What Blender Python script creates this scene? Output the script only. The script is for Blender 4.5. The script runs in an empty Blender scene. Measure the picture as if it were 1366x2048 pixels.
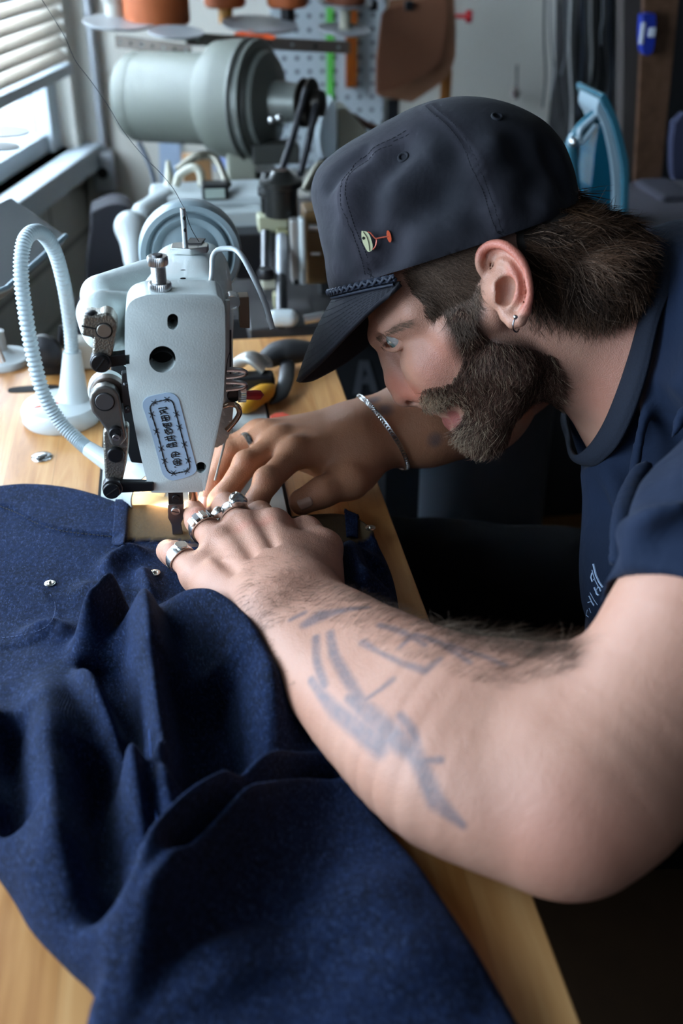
import bpy, bmesh, math, random
import numpy as np
from mathutils import Vector, Matrix, noise
from mathutils.bvhtree import BVHTree
random.seed(7); rng = np.random.default_rng(11)
FPX = 2146.0; PITCH = math.radians(30.7); YAW = math.radians(8.7)
CAM = Vector((0, 0, 1.21)); ZT = 0.75
_h = Vector((math.sin(YAW), math.cos(YAW), 0)); CR = Vector((math.cos(YAW), -math.sin(YAW), 0))
CF = _h * math.cos(PITCH) - Vector((0, 0, 1)) * math.sin(PITCH)
CU = _h * math.sin(PITCH) + Vector((0, 0, 1)) * math.cos(PITCH)
def ray(px, py): return CF + CR * ((px - 683) / FPX) + CU * ((1024 - py) / FPX)
def W(px, py, d): return CAM + ray(px, py) * d
def T(px, py, z=0.75):
    r = ray(px, py); return CAM + r * ((z - CAM.z) / r.z)
def AY(px, py, y):
    r = ray(px, py); return CAM + r * (y / r.y)
def AX(px, py, x):
    r = ray(px, py); return CAM + r * (x / r.x)
def PL(px, py, C, n):
    r = ray(px, py); return CAM + r * ((C - CAM).dot(n) / r.dot(n))
def DEP(p): return (Vector(p) - CAM).dot(CF)
def PR(p):
    v = Vector(p) - CAM; d = v.dot(CF); return (683 + FPX * v.dot(CR) / d, 1024 - FPX * v.dot(CU) / d, d)
SC = bpy.context.scene; COL = SC.collection
ORG = {}
def tag(o, label=None, cat=None, group=None, kind=None):
    if label: o['label'] = label
    if cat: o['category'] = cat
    if group: o['group'] = group
    if kind: o['kind'] = kind
    return o
def thing(name, loc, label=None, cat=None, group=None):
    o = bpy.data.objects.new(name, None); COL.objects.link(o); o.empty_display_size = .02
    o.location = Vector(loc); ORG[o.name] = Vector(loc)
    return tag(o, label, cat, group)
class MB:
    def __init__(s): s.v = []; s.f = []; s.n = 0
    def add(s, V, F):
        s.v += [tuple(p) for p in V]; s.f += [tuple(i + s.n for i in f) for f in F]; s.n += len(V); return s
    def box(s, c, sz, rot=None):
        c = Vector(c); V = []
        for z in (-.5, .5):
            for x, y in ((-.5, -.5), (.5, -.5), (.5, .5), (-.5, .5)):
                p = Vector((x * sz[0], y * sz[1], z * sz[2]))
                if rot is not None: p = rot @ p
                V.append(c + p)
        return s.add(V, [(3, 2, 1, 0), (4, 5, 6, 7), (0, 1, 5, 4), (1, 2, 6, 5), (2, 3, 7, 6), (3, 0, 4, 7)])
    def tube(s, P, r, n=10, closed=False, flat=None, cap=True):
        P = [Vector(p) for p in P]; m = len(P)
        R = r if hasattr(r, '__len__') else [r] * m
        V = []; F = []; t0 = None
        for i in range(m):
            if closed: t = (P[(i + 1) % m] - P[i - 1]).normalized()
            else: t = (P[min(i + 1, m - 1)] - P[max(i - 1, 0)]).normalized()
            if t0 is None:
                a = Vector((0, 0, 1)) if abs(t.z) < .9 else Vector((1, 0, 0))
                u = t.cross(a).normalized()
            else:
                u = (u - t * u.dot(t)).normalized()
            t0 = t; w = t.cross(u)
            for k in range(n):
                an = 2 * math.pi * k / n
                V.append(P[i] + u * (math.cos(an) * R[i]) + w * (math.sin(an) * R[i] * (flat or 1)))
        for i in range(m if closed else m - 1):
            j = (i + 1) % m
            for k in range(n):
                F.append((i * n + k, i * n + (k + 1) % n, j * n + (k + 1) % n, j * n + k))
        if not closed and cap:
            F.append(tuple(range(n))[::-1]); F.append(tuple((m - 1) * n + k for k in range(n)))
        return s.add(V, F)
    def lathe(s, prof, c, ax=(0, 0, 1), n=32, cap=True):
        c = Vector(c); ax = Vector(ax).normalized()
        a = Vector((0, 0, 1)) if abs(ax.z) < .9 else Vector((1, 0, 0))
        u = ax.cross(a).normalized(); w = ax.cross(u); V = []; F = []; m = len(prof)
        for r, h in prof:
            for k in range(n):
                an = 2 * math.pi * k / n
                V.append(c + ax * h + (u * math.cos(an) + w * math.sin(an)) * r)
        for i in range(m - 1):
            for k in range(n):
                F.append((i * n + k, i * n + (k + 1) % n, (i + 1) * n + (k + 1) % n, (i + 1) * n + k))
        if cap: F.append(tuple(range(n))[::-1]); F.append(tuple((m - 1) * n + k for k in range(n)))
        return s.add(V, F)
    def cyl(s, a, b, r, n=24, r2=None):
        a = Vector(a); b = Vector(b); L = (b - a).length
        return s.lathe([(r, 0), (r2 if r2 else r, L)], a, b - a, n)
    def prism(s, P, off):
        P = [Vector(p) for p in P]; off = Vector(off); n = len(P)
        F = [tuple(range(n)), tuple(range(2 * n - 1, n - 1, -1))]
        for i in range(n): j = (i + 1) % n; F.append((j, i, n + i, n + j))
        return s.add(P + [p + off for p in P], F)
    def ball(s, c, r, n=16, ax=None):
        c = Vector(c); V = []; F = []; m = n // 2
        rx, ry, rz = r if hasattr(r, '__len__') else (r, r, r)
        for i in range(m + 1):
            t = math.pi * i / m
            for k in range(n):
                a = 2 * math.pi * k / n
                p = Vector((rx * math.sin(t) * math.cos(a), ry * math.sin(t) * math.sin(a), rz * math.cos(t)))
                if ax is not None: p = ax @ p
                V.append(c + p)
        for i in range(m):
            for k in range(n): F.append((i * n + k, (i + 1) * n + k, (i + 1) * n + (k + 1) % n, i * n + (k + 1) % n))
        return s.add(V, F)
    def build(s, name, mat, parent=None, smooth=None, bevel=0, seg=2, label=None, cat=None, group=None, kind=None, sub=0):
        me = bpy.data.meshes.new(name); 
        if parent is not None: L = ORG[parent.name]
        else:
            a = np.array([tuple(p) for p in s.v]); lo = a.min(0); hi = a.max(0)
            L = Vector(((lo[0] + hi[0]) / 2, (lo[1] + hi[1]) / 2, lo[2]))
        me.from_pydata([tuple(Vector(p) - L) for p in s.v], [], s.f)
        bm = bmesh.new(); bm.from_mesh(me); bmesh.ops.remove_doubles(bm, verts=bm.verts, dist=1e-7)
        bmesh.ops.recalc_face_normals(bm, faces=bm.faces); bm.to_mesh(me); bm.free()
        o = bpy.data.objects.new(name, me); COL.objects.link(o)
        if mat: me.materials.append(mat)
        if parent is not None: o.parent = parent
        else: o.location = L
        ORG[o.name] = L.copy()
        if smooth is None: smooth = 35
        if smooth:
            for p in me.polygons: p.use_smooth = True
            try: me.set_sharp_from_angle(angle=math.radians(smooth))
            except Exception: pass
        if bevel:
            m = o.modifiers.new('b', 'BEVEL'); m.width = bevel; m.segments = seg; m.limit_method = 'ANGLE'; m.angle_limit = math.radians(35)
            try: m.harden_normals = True
            except Exception: pass
        if sub:
            m = o.modifiers.new('s', 'SUBSURF'); m.levels = sub; m.render_levels = sub
        return tag(o, label, cat, group, kind)
def np_mesh(name, V, F, mat, parent=None, attrs=None, smooth=True, **k):
    if parent is not None: L = ORG[parent.name]
    else:
        lo = V.min(0); hi = V.max(0); L = Vector(((lo[0] + hi[0]) / 2, (lo[1] + hi[1]) / 2, lo[2]))
    me = bpy.data.meshes.new(name); V2 = (V - np.array(L)).astype(np.float32); F = np.asarray(F, np.int32)
    nf, fs = F.shape
    me.vertices.add(len(V2)); me.vertices.foreach_set('co', V2.ravel())
    me.loops.add(nf * fs); me.loops.foreach_set('vertex_index', F.ravel())
    me.polygons.add(nf); me.polygons.foreach_set('loop_start', np.arange(0, nf * fs, fs, dtype=np.int32))
    try: me.polygons.foreach_set('loop_total', np.full(nf, fs, np.int32))
    except Exception: pass
    me.update(calc_edges=True); me.validate()
    if smooth: me.polygons.foreach_set('use_smooth', np.ones(nf, bool))
    for an, av in (attrs or {}).items():
        av = np.asarray(av, np.float32)
        if av.ndim == 1:
            a = me.attributes.new(an, 'FLOAT', 'POINT'); a.data.foreach_set('value', av)
        else:
            a = me.attributes.new(an, 'FLOAT_COLOR', 'POINT')
            if av.shape[1] == 3: av = np.hstack([av, np.ones((len(av), 1), np.float32)])
            a.data.foreach_set('color', av.ravel())
    if mat: me.materials.append(mat)
    o = bpy.data.objects.new(name, me); COL.objects.link(o)
    if parent is not None: o.parent = parent
    else: o.location = L
    ORG[o.name] = L.copy()
    return tag(o, **k)
def spline(P, n):
    P = np.array([tuple(p) for p in P], float); m = len(P); out = []
    Q = np.vstack([2 * P[0] - P[1], P, 2 * P[-1] - P[-2]])
    ts = np.linspace(0, m - 1, n)
    for t in ts:
        i = min(int(t), m - 2); u = t - i; a, b, c, d = Q[i], Q[i + 1], Q[i + 2], Q[i + 3]
        out.append(.5 * ((2 * b) + (c - a) * u + (2 * a - 5 * b + 4 * c - d) * u * u + (3 * b - a - 3 * c + d) * u ** 3))
    return np.array(out)
def sv(P, n): return [Vector(p) for p in spline(P, n)]
# ---------------- materials
def nt(name):
    m = bpy.data.materials.new(name); m.use_nodes = True; t = m.node_tree; t.nodes.clear()
    o = t.nodes.new('ShaderNodeOutputMaterial'); b = t.nodes.new('ShaderNodeBsdfPrincipled'); t.links.new(b.outputs[0], o.inputs[0])
    return m, t, b
def srgb(h):
    if isinstance(h, str):
        h = h.lstrip('#'); c = [int(h[i:i + 2], 16) / 255 for i in (0, 2, 4)]
    else: c = h
    return tuple(x / 12.92 if x <= .04045 else ((x + .055) / 1.055) ** 2.4 for x in c) + (1,)
def tex(t, kind='Noise', scale=10, detail=4, rough=.6, coord='Object', vec=None, dist=0):
    n = t.nodes.new('ShaderNodeTex' + kind)
    if 'Scale' in n.inputs: n.inputs['Scale'].default_value = scale
    if 'Detail' in n.inputs and kind == 'Noise': n.inputs['Detail'].default_value = detail
    if 'Roughness' in n.inputs and kind == 'Noise': n.inputs['Roughness'].default_value = rough
    if kind == 'Noise': n.inputs['Distortion'].default_value = dist
    if vec is None:
        c = t.nodes.new('ShaderNodeTexCoord'); vec = c.outputs[coord]
    t.links.new(vec, n.inputs['Vector']); return n
def mapp(t, scale=(1, 1, 1), rot=(0, 0, 0), loc=(0, 0, 0), coord='Object'):
    c = t.nodes.new('ShaderNodeTexCoord'); m = t.nodes.new('ShaderNodeMapping')
    m.inputs['Scale'].default_value = scale; m.inputs['Rotation'].default_value = rot; m.inputs['Location'].default_value = loc
    t.links.new(c.outputs[coord], m.inputs[0]); return m.outputs[0]
def ramp(t, fac, stops):
    r = t.nodes.new('ShaderNodeValToRGB'); e = r.color_ramp.elements
    while len(e) < len(stops): e.new(.5)
    for i, (p, c) in enumerate(stops): e[i].position = p; e[i].color = c if len(c) == 4 else tuple(c) + (1,)
    t.links.new(fac, r.inputs[0]); return r.outputs[0]
def mixc(t, fac, a, b, mode='MIX'):
    m = t.nodes.new('ShaderNodeMix'); m.data_type = 'RGBA'; m.blend_type = mode
    if isinstance(fac, (int, float)): m.inputs[0].default_value = fac
    else: t.links.new(fac, m.inputs[0])
    for i, x in ((6, a), (7, b)):
        if isinstance(x, tuple): m.inputs[i].default_value = x
        else: t.links.new(x, m.inputs[i])
    return m.outputs[2]
def mth(t, op, a, b=None):
    m = t.nodes.new('ShaderNodeMath'); m.operation = op
    for i, x in enumerate((a, b)):
        if x is None: continue
        if isinstance(x, (int, float)): m.inputs[i].default_value = x
        else: t.links.new(x, m.inputs[i])
    return m.outputs[0]
def bump(t, b, h, strength=.3, dist=.001, prev=None):
    n = t.nodes.new('ShaderNodeBump'); n.inputs['Strength'].default_value = strength; n.inputs['Distance'].default_value = dist
    t.links.new(h, n.inputs['Height'])
    if prev is not None: t.links.new(prev, n.inputs['Normal'])
    if b is not None: t.links.new(n.outputs[0], b.inputs['Normal'])
    return n.outputs[0]
MC = {}
def mat(name, col, rough=.5, metal=0, nz=0, nscale=30, bmp=0, bscale=200, bdist=.0005, spec=.5, coat=0, emit=None, es=1, alpha=None, trans=0, bkind='Noise'):
    if name in MC: return MC[name]
    m, t, b = nt(name); c = srgb(col) if isinstance(col, str) else tuple(col) + (1,)
    b.inputs['Base Color'].default_value = c; b.inputs['Roughness'].default_value = rough; b.inputs['Metallic'].default_value = metal
    b.inputs['Specular IOR Level'].default_value = spec; b.inputs['Coat Weight'].default_value = coat
    n = tex(t, scale=nscale)
    if nz:
        t.links.new(mixc(t, mth(t, 'MULTIPLY', n.outputs[0], nz * 2), c, tuple(x * .35 for x in c[:3]) + (1,)), b.inputs['Base Color'])
    if bmp:
        n2 = tex(t, bkind, scale=bscale); bump(t, b, n2.outputs[0], bmp, bdist)
    if emit: b.inputs['Emission Color'].default_value = srgb(emit); b.inputs['Emission Strength'].default_value = es
    if trans: b.inputs['Transmission Weight'].default_value = trans
    if alpha is not None: b.inputs['Alpha'].default_value = alpha
    MC[name] = m; return m
def wood(name, c1, c2, c3, plank=.045, rot=0):
    m, t, b = nt(name)
    v = mapp(t, (1, 1, 1), (0, 0, rot)); s = t.nodes.new('ShaderNodeSeparateXYZ'); t.links.new(v, s.inputs[0])
    pk = mth(t, 'FLOOR', mth(t, 'DIVIDE', s.outputs[0], plank))
    wn = t.nodes.new('ShaderNodeTexWhiteNoise'); wn.noise_dimensions = '1D'; t.links.new(pk, wn.inputs['W'])
    fr = mth(t, 'FRACT', mth(t, 'DIVIDE', s.outputs[0], plank))
    line = mth(t, 'LESS_THAN', mth(t, 'MINIMUM', fr, mth(t, 'SUBTRACT', 1, fr)), .008)
    cb = t.nodes.new('ShaderNodeCombineXYZ'); t.links.new(mth(t, 'MULTIPLY', s.outputs[0], 1), cb.inputs[0])
    t.links.new(mth(t, 'ADD', mth(t, 'MULTIPLY', s.outputs[1], .07), mth(t, 'MULTIPLY', wn.outputs[0], 9)), cb.inputs[1]); t.links.new(s.outputs[2], cb.inputs[2])
    n1 = tex(t, scale=55, detail=5, vec=cb.outputs[0], dist=.6); n2 = tex(t, scale=420, detail=3, vec=cb.outputs[0])
    base = ramp(t, n1.outputs[0], [(.3, srgb(c1)), (.5, srgb(c2)), (.72, srgb(c3))])
    base = mixc(t, mth(t, 'MULTIPLY', n2.outputs[0], .35), base, srgb(c3), 'MULTIPLY')
    base = mixc(t, mth(t, 'MULTIPLY', wn.outputs[0], .45), base, srgb(c3))
    base = mixc(t, mth(t, 'MULTIPLY', line, .3), base, (0.08, .04, .015, 1))
    t.links.new(base, b.inputs['Base Color']); b.inputs['Roughness'].default_value = .38
    bump(t, b, n2.outputs[0], .08, .0005)
    MC[name] = m; return m
# signed-distance modelling: primitives blended smoothly, meshed by surface nets on sparse blocks
class SDF:
    def __init__(s): s.p = []
    def cone(s, a, b, r1, r2=None, k=.01, sub=False):
        a = np.array(a, float); b = np.array(b, float); r2 = r1 if r2 is None else r2
        m = max(r1, r2) + k; s.p.append(('c', (a, b, r1, r2), np.minimum(a, b) - m, np.maximum(a, b) + m, k, sub)); return s
    def ball(s, c, r, k=.01, sub=False): return s.cone(c, np.array(c) + 1e-5, r, r, k, sub)
    def ell(s, c, ax, r, k=.01, sub=False):
        c = np.array(c, float); R = np.array([tuple(v) for v in ax], float)
        m = max(r) + k; s.p.append(('e', (c, R, np.array(r, float)), c - m, c + m, k, sub)); return s
    def chain(s, P, r, k=.008, sub=False, k0=None):
        for i in range(len(P) - 1): s.cone(P[i], P[i + 1], r[i], r[i + 1], (k0 if (i == 0 and k0 is not None) else k), sub)
        return s
    def schain(s, P, r, k=.01, n=4):
        Q = np.hstack([np.array([tuple(p) for p in P]), np.array(r)[:, None]]); Q = spline(Q, (len(P) - 1) * n + 1)
        m = Q[:, 3].max() + k; s.p.append(('h', (Q,), Q[:, :3].min(0) - m, Q[:, :3].max(0) + m, k, False)); return s
    def box(s, c, ax, h, rd=.01, k=.01, sub=False):
        c = np.array(c, float); R = np.array([tuple(v) for v in ax], float); m = float(np.linalg.norm(h)) + rd + k
        s.p.append(('b', (c, R, np.array(h, float), rd), c - m, c + m, k, sub)); return s
    @staticmethod
    def dist(t, q, P):
        if t == 'c':
            a, b, r1, r2 = q; ba = b - a; L2 = ba @ ba; pa = P - a
            h = np.clip(pa @ ba / L2, 0, 1); d = pa - h[:, None] * ba
            return np.sqrt(np.einsum('ij,ij->i', d, d)) - (r1 + (r2 - r1) * h)
        if t == 'h':
            Q = q[0]; D = None
            for i in range(len(Q) - 1):
                d = SDF.dist('c', (Q[i, :3], Q[i + 1, :3], Q[i, 3], Q[i + 1, 3]), P); D = d if D is None else np.minimum(D, d)
            return D
        if t == 'e':
            c, R, r = q; x = (P - c) @ R.T; k1 = np.sqrt((((x / r)) ** 2).sum(1)); k2 = np.sqrt(((x / r ** 2) ** 2).sum(1)) + 1e-9
            return k1 * (k1 - 1) / k2
        c, R, h, rd = q; x = np.abs((P - c) @ R.T) - h + rd
        return np.sqrt((np.maximum(x, 0) ** 2).sum(1)) + np.minimum(x.max(1), 0) - rd
    def ev(s, P, sel=None):
        D = np.full(len(P), .2)
        for i in (range(len(s.p)) if sel is None else sel):
            t, q, a, b, k, sub = s.p[i]
            d = s.dist(t, q, P)
            if sub:
                d = -d; h = np.clip(.5 - .5 * (d - D) / -k if False else .5 + .5 * (d - D) / k, 0, 1)
                D = D * (1 - h) + d * h + k * h * (1 - h)
            else:
                h = np.clip(.5 + .5 * (D - d) / k, 0, 1)
                D = D * (1 - h) + d * h - k * h * (1 - h)
        return D
    def mesh(s, h=.0015, N=16, disp=None):
        lo = np.min([p[2] for p in s.p if not p[5]], 0); hi = np.max([p[3] for p in s.p if not p[5]], 0)
        B = h * N; nb = np.ceil((hi - lo) / B).astype(int)
        g = np.stack(np.meshgrid(*[np.arange(n) for n in nb], indexing='ij'), -1).reshape(-1, 3)
        cc = lo + (g + .5) * B; D = s.ev(cc.astype(float)); act = g[np.abs(D) < B * 1.35 + .004]
        G = np.stack(np.meshgrid(*[np.arange(N + 1)] * 3, indexing='ij'), -1).reshape(-1, 3)
        keys = []; verts = []; quads = []; dim = nb * N + 4
        def key(c): return ((c[:, 0] + 1) * dim[1] + c[:, 1] + 1) * dim[2] + c[:, 2] + 1
        ce = [((0, 0, 0), 0), ((0, 1, 0), 0), ((0, 0, 1), 0), ((0, 1, 1), 0), ((0, 0, 0), 1), ((1, 0, 0), 1), ((0, 0, 1), 1), ((1, 0, 1), 1), ((0, 0, 0), 2), ((1, 0, 0), 2), ((0, 1, 0), 2), ((1, 1, 0), 2)]
        ac = lo + (act + .5) * B; R_ = B * .87; rel = np.stack([s.dist(t, q, ac) - R_ * (1.5 if t == 'e' else 1.02) <= k + .035 for t, q, a, b, k, sub in s.p], 1)
        for bi, blk in enumerate(act):
            b0 = blk * N; P = lo + (b0 + G) * h
            d = s.ev(P, np.nonzero(rel[bi])[0])
            if disp is not None: d = d - disp(P)
            d = d.reshape(N + 1, N + 1, N + 1)
            if d.min() > 0 or d.max() < 0: continue
            sg = d < 0
            cnt = sum(sg[i:N + i, j:N + j, k:N + k].astype(np.int8) for i in (0, 1) for j in (0, 1) for k in (0, 1))
            ci = np.argwhere((cnt > 0) & (cnt < 8))
            if len(ci) == 0: continue
            acc = np.zeros((len(ci), 3)); num = np.zeros(len(ci))
            for off, ax in ce:
                a = ci + off; b = a.copy(); b[:, ax] += 1
                da = d[a[:, 0], a[:, 1], a[:, 2]]; db = d[b[:, 0], b[:, 1], b[:, 2]]
                m = (da < 0) != (db < 0); t = da[m] / (da[m] - db[m]); p = a[m].astype(float); p[:, ax] += t
                acc[m] += p; num[m] += 1
            verts.append(lo + (b0 + acc / num[:, None]) * h); keys.append(key(ci + b0))
            for ax in range(3):
                sl0 = [slice(0, N)] * 3; sl1 = [slice(0, N)] * 3; sl1[ax] = slice(1, N + 1)
                A = sg[tuple(sl0)]; Bq = sg[tuple(sl1)]
                e = np.argwhere(A != Bq)
                if len(e) == 0: continue
                ins = A[e[:, 0], e[:, 1], e[:, 2]]; e = e + b0; u, v = [(1, 2), (2, 0), (0, 1)][ax]
                c0 = e.copy(); c0[:, u] -= 1; c0[:, v] -= 1; c1 = e.copy(); c1[:, v] -= 1; c2 = e; c3 = e.copy(); c3[:, u] -= 1
                q = np.stack([key(c0), key(c1), key(c2), key(c3)], 1); q[~ins] = q[~ins][:, ::-1]
                quads.append(q)
        K = np.concatenate(keys); V = np.concatenate(verts); Q = np.concatenate(quads)
        o = np.argsort(K); K = K[o]; V = V[o]
        I = np.searchsorted(K, Q.ravel()); I = np.minimum(I, len(K) - 1); ok = (K[I] == Q.ravel()).reshape(-1, 4).all(1)
        return V, I.reshape(-1, 4)[ok]
def bvh_of(V, F): return BVHTree.FromPolygons([tuple(v) for v in V], [tuple(int(i) for i in f) for f in F])
def snap(bvh, px, py):
    r = ray(px, py).normalized(); hit = bvh.ray_cast(CAM, r)
    return (hit[0], hit[1]) if hit[0] is not None else (None, None)
def dpoly(V, P):
    D = np.full(len(V), 9.)
    for i in range(len(P) - 1):
        a = np.array(P[i]); b = np.array(P[i + 1]); ba = b - a; t = np.clip((V - a) @ ba / (ba @ ba + 1e-12), 0, 1)
        D = np.minimum(D, np.linalg.norm(V - a - t[:, None] * ba, axis=1))
    return D
def inpoly(x, y, P):
    c = np.zeros(np.shape(x), bool); n = len(P)
    for i in range(n):
        x1, y1 = P[i]; x2, y2 = P[i - 1]
        m = ((y1 > y) != (y2 > y)) & (x < (x2 - x1) * (y - y1) / ((y2 - y1) + 1e-12) + x1); c ^= m
    return c
def fbm(P, sc, seed=0, oct=3):
    # cheap smooth value noise from summed sines
    r = np.random.default_rng(seed); out = np.zeros(len(P)); am = 1
    for o in range(oct):
        for j in range(4):
            k = r.normal(size=3) * sc * (1.9 ** o); out += am * np.sin(P @ k + r.uniform(0, 6.28)); 
        am *= .55
    return out / 4
# ---------------- head frame
HC = W(940, 505, .82)
_vw = (HC - CAM).normalized(); _r = (CR - _vw * CR.dot(_vw)).normalized(); _u = _r.cross(_vw).normalized()
if _u.dot(CU) < 0: _u = -_u
def imd(x, y): return (_r * x - _u * y).normalized()
EU0 = imd(-.66, -.75); ROLL = math.radians(8)
EL = (-_vw * math.cos(ROLL) + EU0 * math.sin(ROLL)).normalized()
EF = (imd(-.75, .66)); EF = (EF - EL * EF.dot(EL)).normalized(); EU = EL.cross(EF).normalized()
if EU.dot(EU0) < 0: EU = -EU
HAX = (EF, EU, EL)
def H(px, py, w=0): return PL(px, py, HC + EL * (w * .001), EL)
def mir(p): p = Vector(p); return p - EL * (2 * (p - HC).dot(EL))
B = SDF()
def bc(a, b, r1, r2=None, k=.01, sym=False, sub=False):
    B.cone(a, b, r1, r2, k, sub)
    if sym: B.cone(mir(a), mir(b), r1, r2, k, sub)
# neck and trunk under the shirt
S_L = Vector((.40, .55, .95)); S_R = Vector((.43, .94, .85))
B.cone(H(1050, 635, 0), W(1270, 695, .83), .052, .060, .02)
B.cone(W(1270, 695, .83), W(1420, 800, .85), .058, .066, .015)
B.cone(W(1250, 640, .82), W(1480, 720, .76), .034, .036, .02)
B.cone(W(1420, 800, .85), S_L, .06, .048, .02); B.cone(W(1420, 800, .85), S_R, .06, .05, .02)
B.cone(W(1420, 800, .85), (.50, .76, .66), .10, .11, .04)
# cranium, face masses
B.ell(HC, HAX, (.092, .082, .071), .015)
B.ell(H(903, 682, 0), HAX, (.034, .058, .050), .012)
B.ell(H(972, 735, 0), HAX, (.045, .044, .048), .012)
bc(H(1035, 728, 44), H(975, 838, 12), .011, .014, .012, True)
bc(H(966, 858, -8), H(966, 858, 8), .016, .016, .015)
bc(H(890, 745, 32), H(1000, 705, 42), .016, .014, .015, True)
bc(H(860, 722, 36), H(905, 690, 47), .0115, .011, .014, True)
bc(H(900, 665, 52), H(985, 625, 58), .012, .012, .012, True)
bc(H(762, 672, 6), H(790, 650, 38), .0095, .009, .012, True)
bc(H(790, 650, 38), H(830, 625, 52), .010, .012, .015, True)
bc(H(876, 768, 22), H(868, 738, 36), .014, .0135, .018, True)
bc(H(848, 748, 22), H(862, 742, 32), .0105, .0115, .012, True)
# nose
B.cone(H(775, 712, 0), H(795, 760, 0), .0062, .0085, .007)
B.cone(H(795, 760, 0), H(811, 784, 0), .0088, .0118, .006)
bc(H(786, 718, 6), H(822, 772, 9), .0065, .009, .008, True)
bc(H(829, 779, 11), H(837, 780, 15), .0096, .0084, .002, True)
B.cone(H(815, 795, 0), H(845, 800, 0), .0055, .006, .004)
# mouth area
bc(H(888, 788, -15), H(888, 788, 15), .015, .015, .012)
bc(H(873, 808, 0), H(893, 812, 15), .006, .0045, .006, True)
bc(H(927, 840, -9), H(927, 840, 9), .0125, .0125, .010)
bc(H(909, 838, 0), H(916, 828, 13), .0078, .0045, .004, True)
# eye sockets, mouth gap, nostrils
bc(H(783, 697, 31), H(786, 695, 33), .0125, .0125, .008, True, True)
bc(H(882, 824, 0), H(910, 816, 16), .0050, .0022, .002, True, True)
bc(H(824, 802, 7), H(838, 793, 9), .0038, .0032, .002, True, True)
# cheek, lids
bc(H(826, 718, 28), H(850, 708, 37), .0070, .0085, .016, True)
EYE = [H(802, 671, 30), mir(H(802, 671, 30))]
B.ball(EYE[0], .0112, .003); B.ball(EYE[1], .0112, .003)
lid = [H(764, 688, 17), H(770, 678, 26), H(783, 670, 36), H(803, 665, 42), H(816, 668, 44)]
B.schain(lid, [.0016, .0025, .0028, .0027, .002], .0015, 3); B.schain([mir(p) for p in lid], [.0016, .0025, .0028, .0027, .002], .0015, 3)
lid2 = [H(768, 694, 18), H(783, 700, 29), H(798, 695, 37), H(814, 675, 44)]
B.schain(lid2, [.0014, .0022, .0024, .0018], .0015); B.schain([mir(p) for p in lid2], [.0014, .0022, .0024, .0018], .0015)
bc(H(770, 668, 20), H(815, 648, 46), .0045, .0045, .006, True)
# ears
ew = lambda px, py: 72 + max(0, (px - 975)) * .20 + max(0, 560 - py) * .04
def E_(px, py, o=0): return H(px, py, ew(px, py) + o * 1000)
for s in (0, 1):
    q = (lambda p: p) if s == 0 else mir
    ecx = q(E_(1008, 556)); a1 = (q(E_(1035, 640)) - q(E_(985, 490))).normalized(); a2 = (q(E_(1055, 560)) - q(E_(965, 570))); a2 = (a2 - a1 * a2.dot(a1)).normalized(); a3 = a1.cross(a2)
    B.ell(ecx, (a1, a2, a3), (.029, .0165, .0026), .003)
    B.cone(q(H(990, 585, 60)), q(E_(1010, 580, -.004)), .013, .012, .006)
    hel = [(975, 556, -.002), (963, 540, 0), (959, 518, .002), (966, 499, .003), (986, 488, .004), (1009, 491, .004), (1030, 506, .003), (1046, 527, .002), (1055, 552, .002), (1059, 578, .002), (1058, 600, .001), (1051, 622, 0)]
    B.schain([q(E_(*h)) for h in hel], [.0028, .0033, .0035, .0035, .0034, .0034, .0033, .0031, .003, .003, .003, .0034], .0016)
    B.chain([q(E_(*h)) for h in [(1051, 622, 0), (1040, 640, 0), (1026, 643, 0), (1014, 630, -.001), (1006, 612, -.003)]], [.0036, .0042, .0046, .0046, .004], .003)
    B.schain([q(E_(*h)) for h in [(1022, 530, .0008), (1033, 553, .0014), (1037, 578, .0014), (1033, 598, .001), (1020, 610, 0)]], [.0032, .0036, .0036, .0034, .0036], .002)
    B.chain([q(E_(*h)) for h in [(1024, 536, .0006), (1008, 522, -.0003), (992, 514, -.0015)]], [.0026, .0022, .0018], .003)
    B.chain([q(E_(*h)) for h in [(1028, 548, .0008), (1008, 548, 0), (990, 553, -.001)]], [.0026, .0024, .002], .003)
    B.cone(q(E_(990, 588, .001)), q(E_(996, 600, .001)), .0036, .0034, .004)
    B.cone(q(E_(1014, 574, .0032)), q(E_(1011, 594, .0026)), .0072, .0060, .003, True)
    B.cone(q(E_(1000, 575, .0025)), q(E_(1001, 597, .002)), .0034, .003, .002, True)
    B.ball(q(E_(977, 529, .0048)), .0050, .002, True)
    B.chain([q(E_(*h)) for h in [(977, 532, .0028), (986, 512, .0030), (1006, 506, .0034), (1026, 520, .0034), (1043, 545, .0034), (1048, 580, .0032), (1045, 603, .0026)]], [.0024, .0032, .0026, .0021, .0020, .0020, .0016], .0015, True)
# ---------------- near (left) arm
def bs(P): return [T(*p) for p in P]
El = T(1112, 1600, .797)
B.schain([T(542, 1243, .787), T(640, 1360, .789), T(770, 1480, .794), T(900, 1560, .797), T(1090, 1625, .799)], [.0225, .0250, .0315, .0385, .0395], .012)
B.schain([T(600, 1198, .790), T(680, 1250, .795), T(790, 1330, .803), T(905, 1405, .808), T(1060, 1455, .812)], [.0225, .0250, .0315, .0395, .0415], .012)
B.schain([T(570, 1221, .789), T(660, 1305, .792), T(780, 1405, .798), T(902, 1483, .802), T(1075, 1540, .805)], [.021, .024, .031, .040, .042], .015)
B.cone(T(1080, 1590, .797), T(1150, 1655, .797), .034, .027, .02)
B.cone(W(1165, 1650, .535), W(1240, 1590, .54), .027, .032, .02)
B.schain([W(1180, 1555, .548), W(1320, 1400, .56), W(1480, 1140, .58), S_L], [.045, .049, .054, .060], .02)
B.cone(T(1030, 1420, .81), W(1200, 1430, .575), .033, .034, .02)
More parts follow.
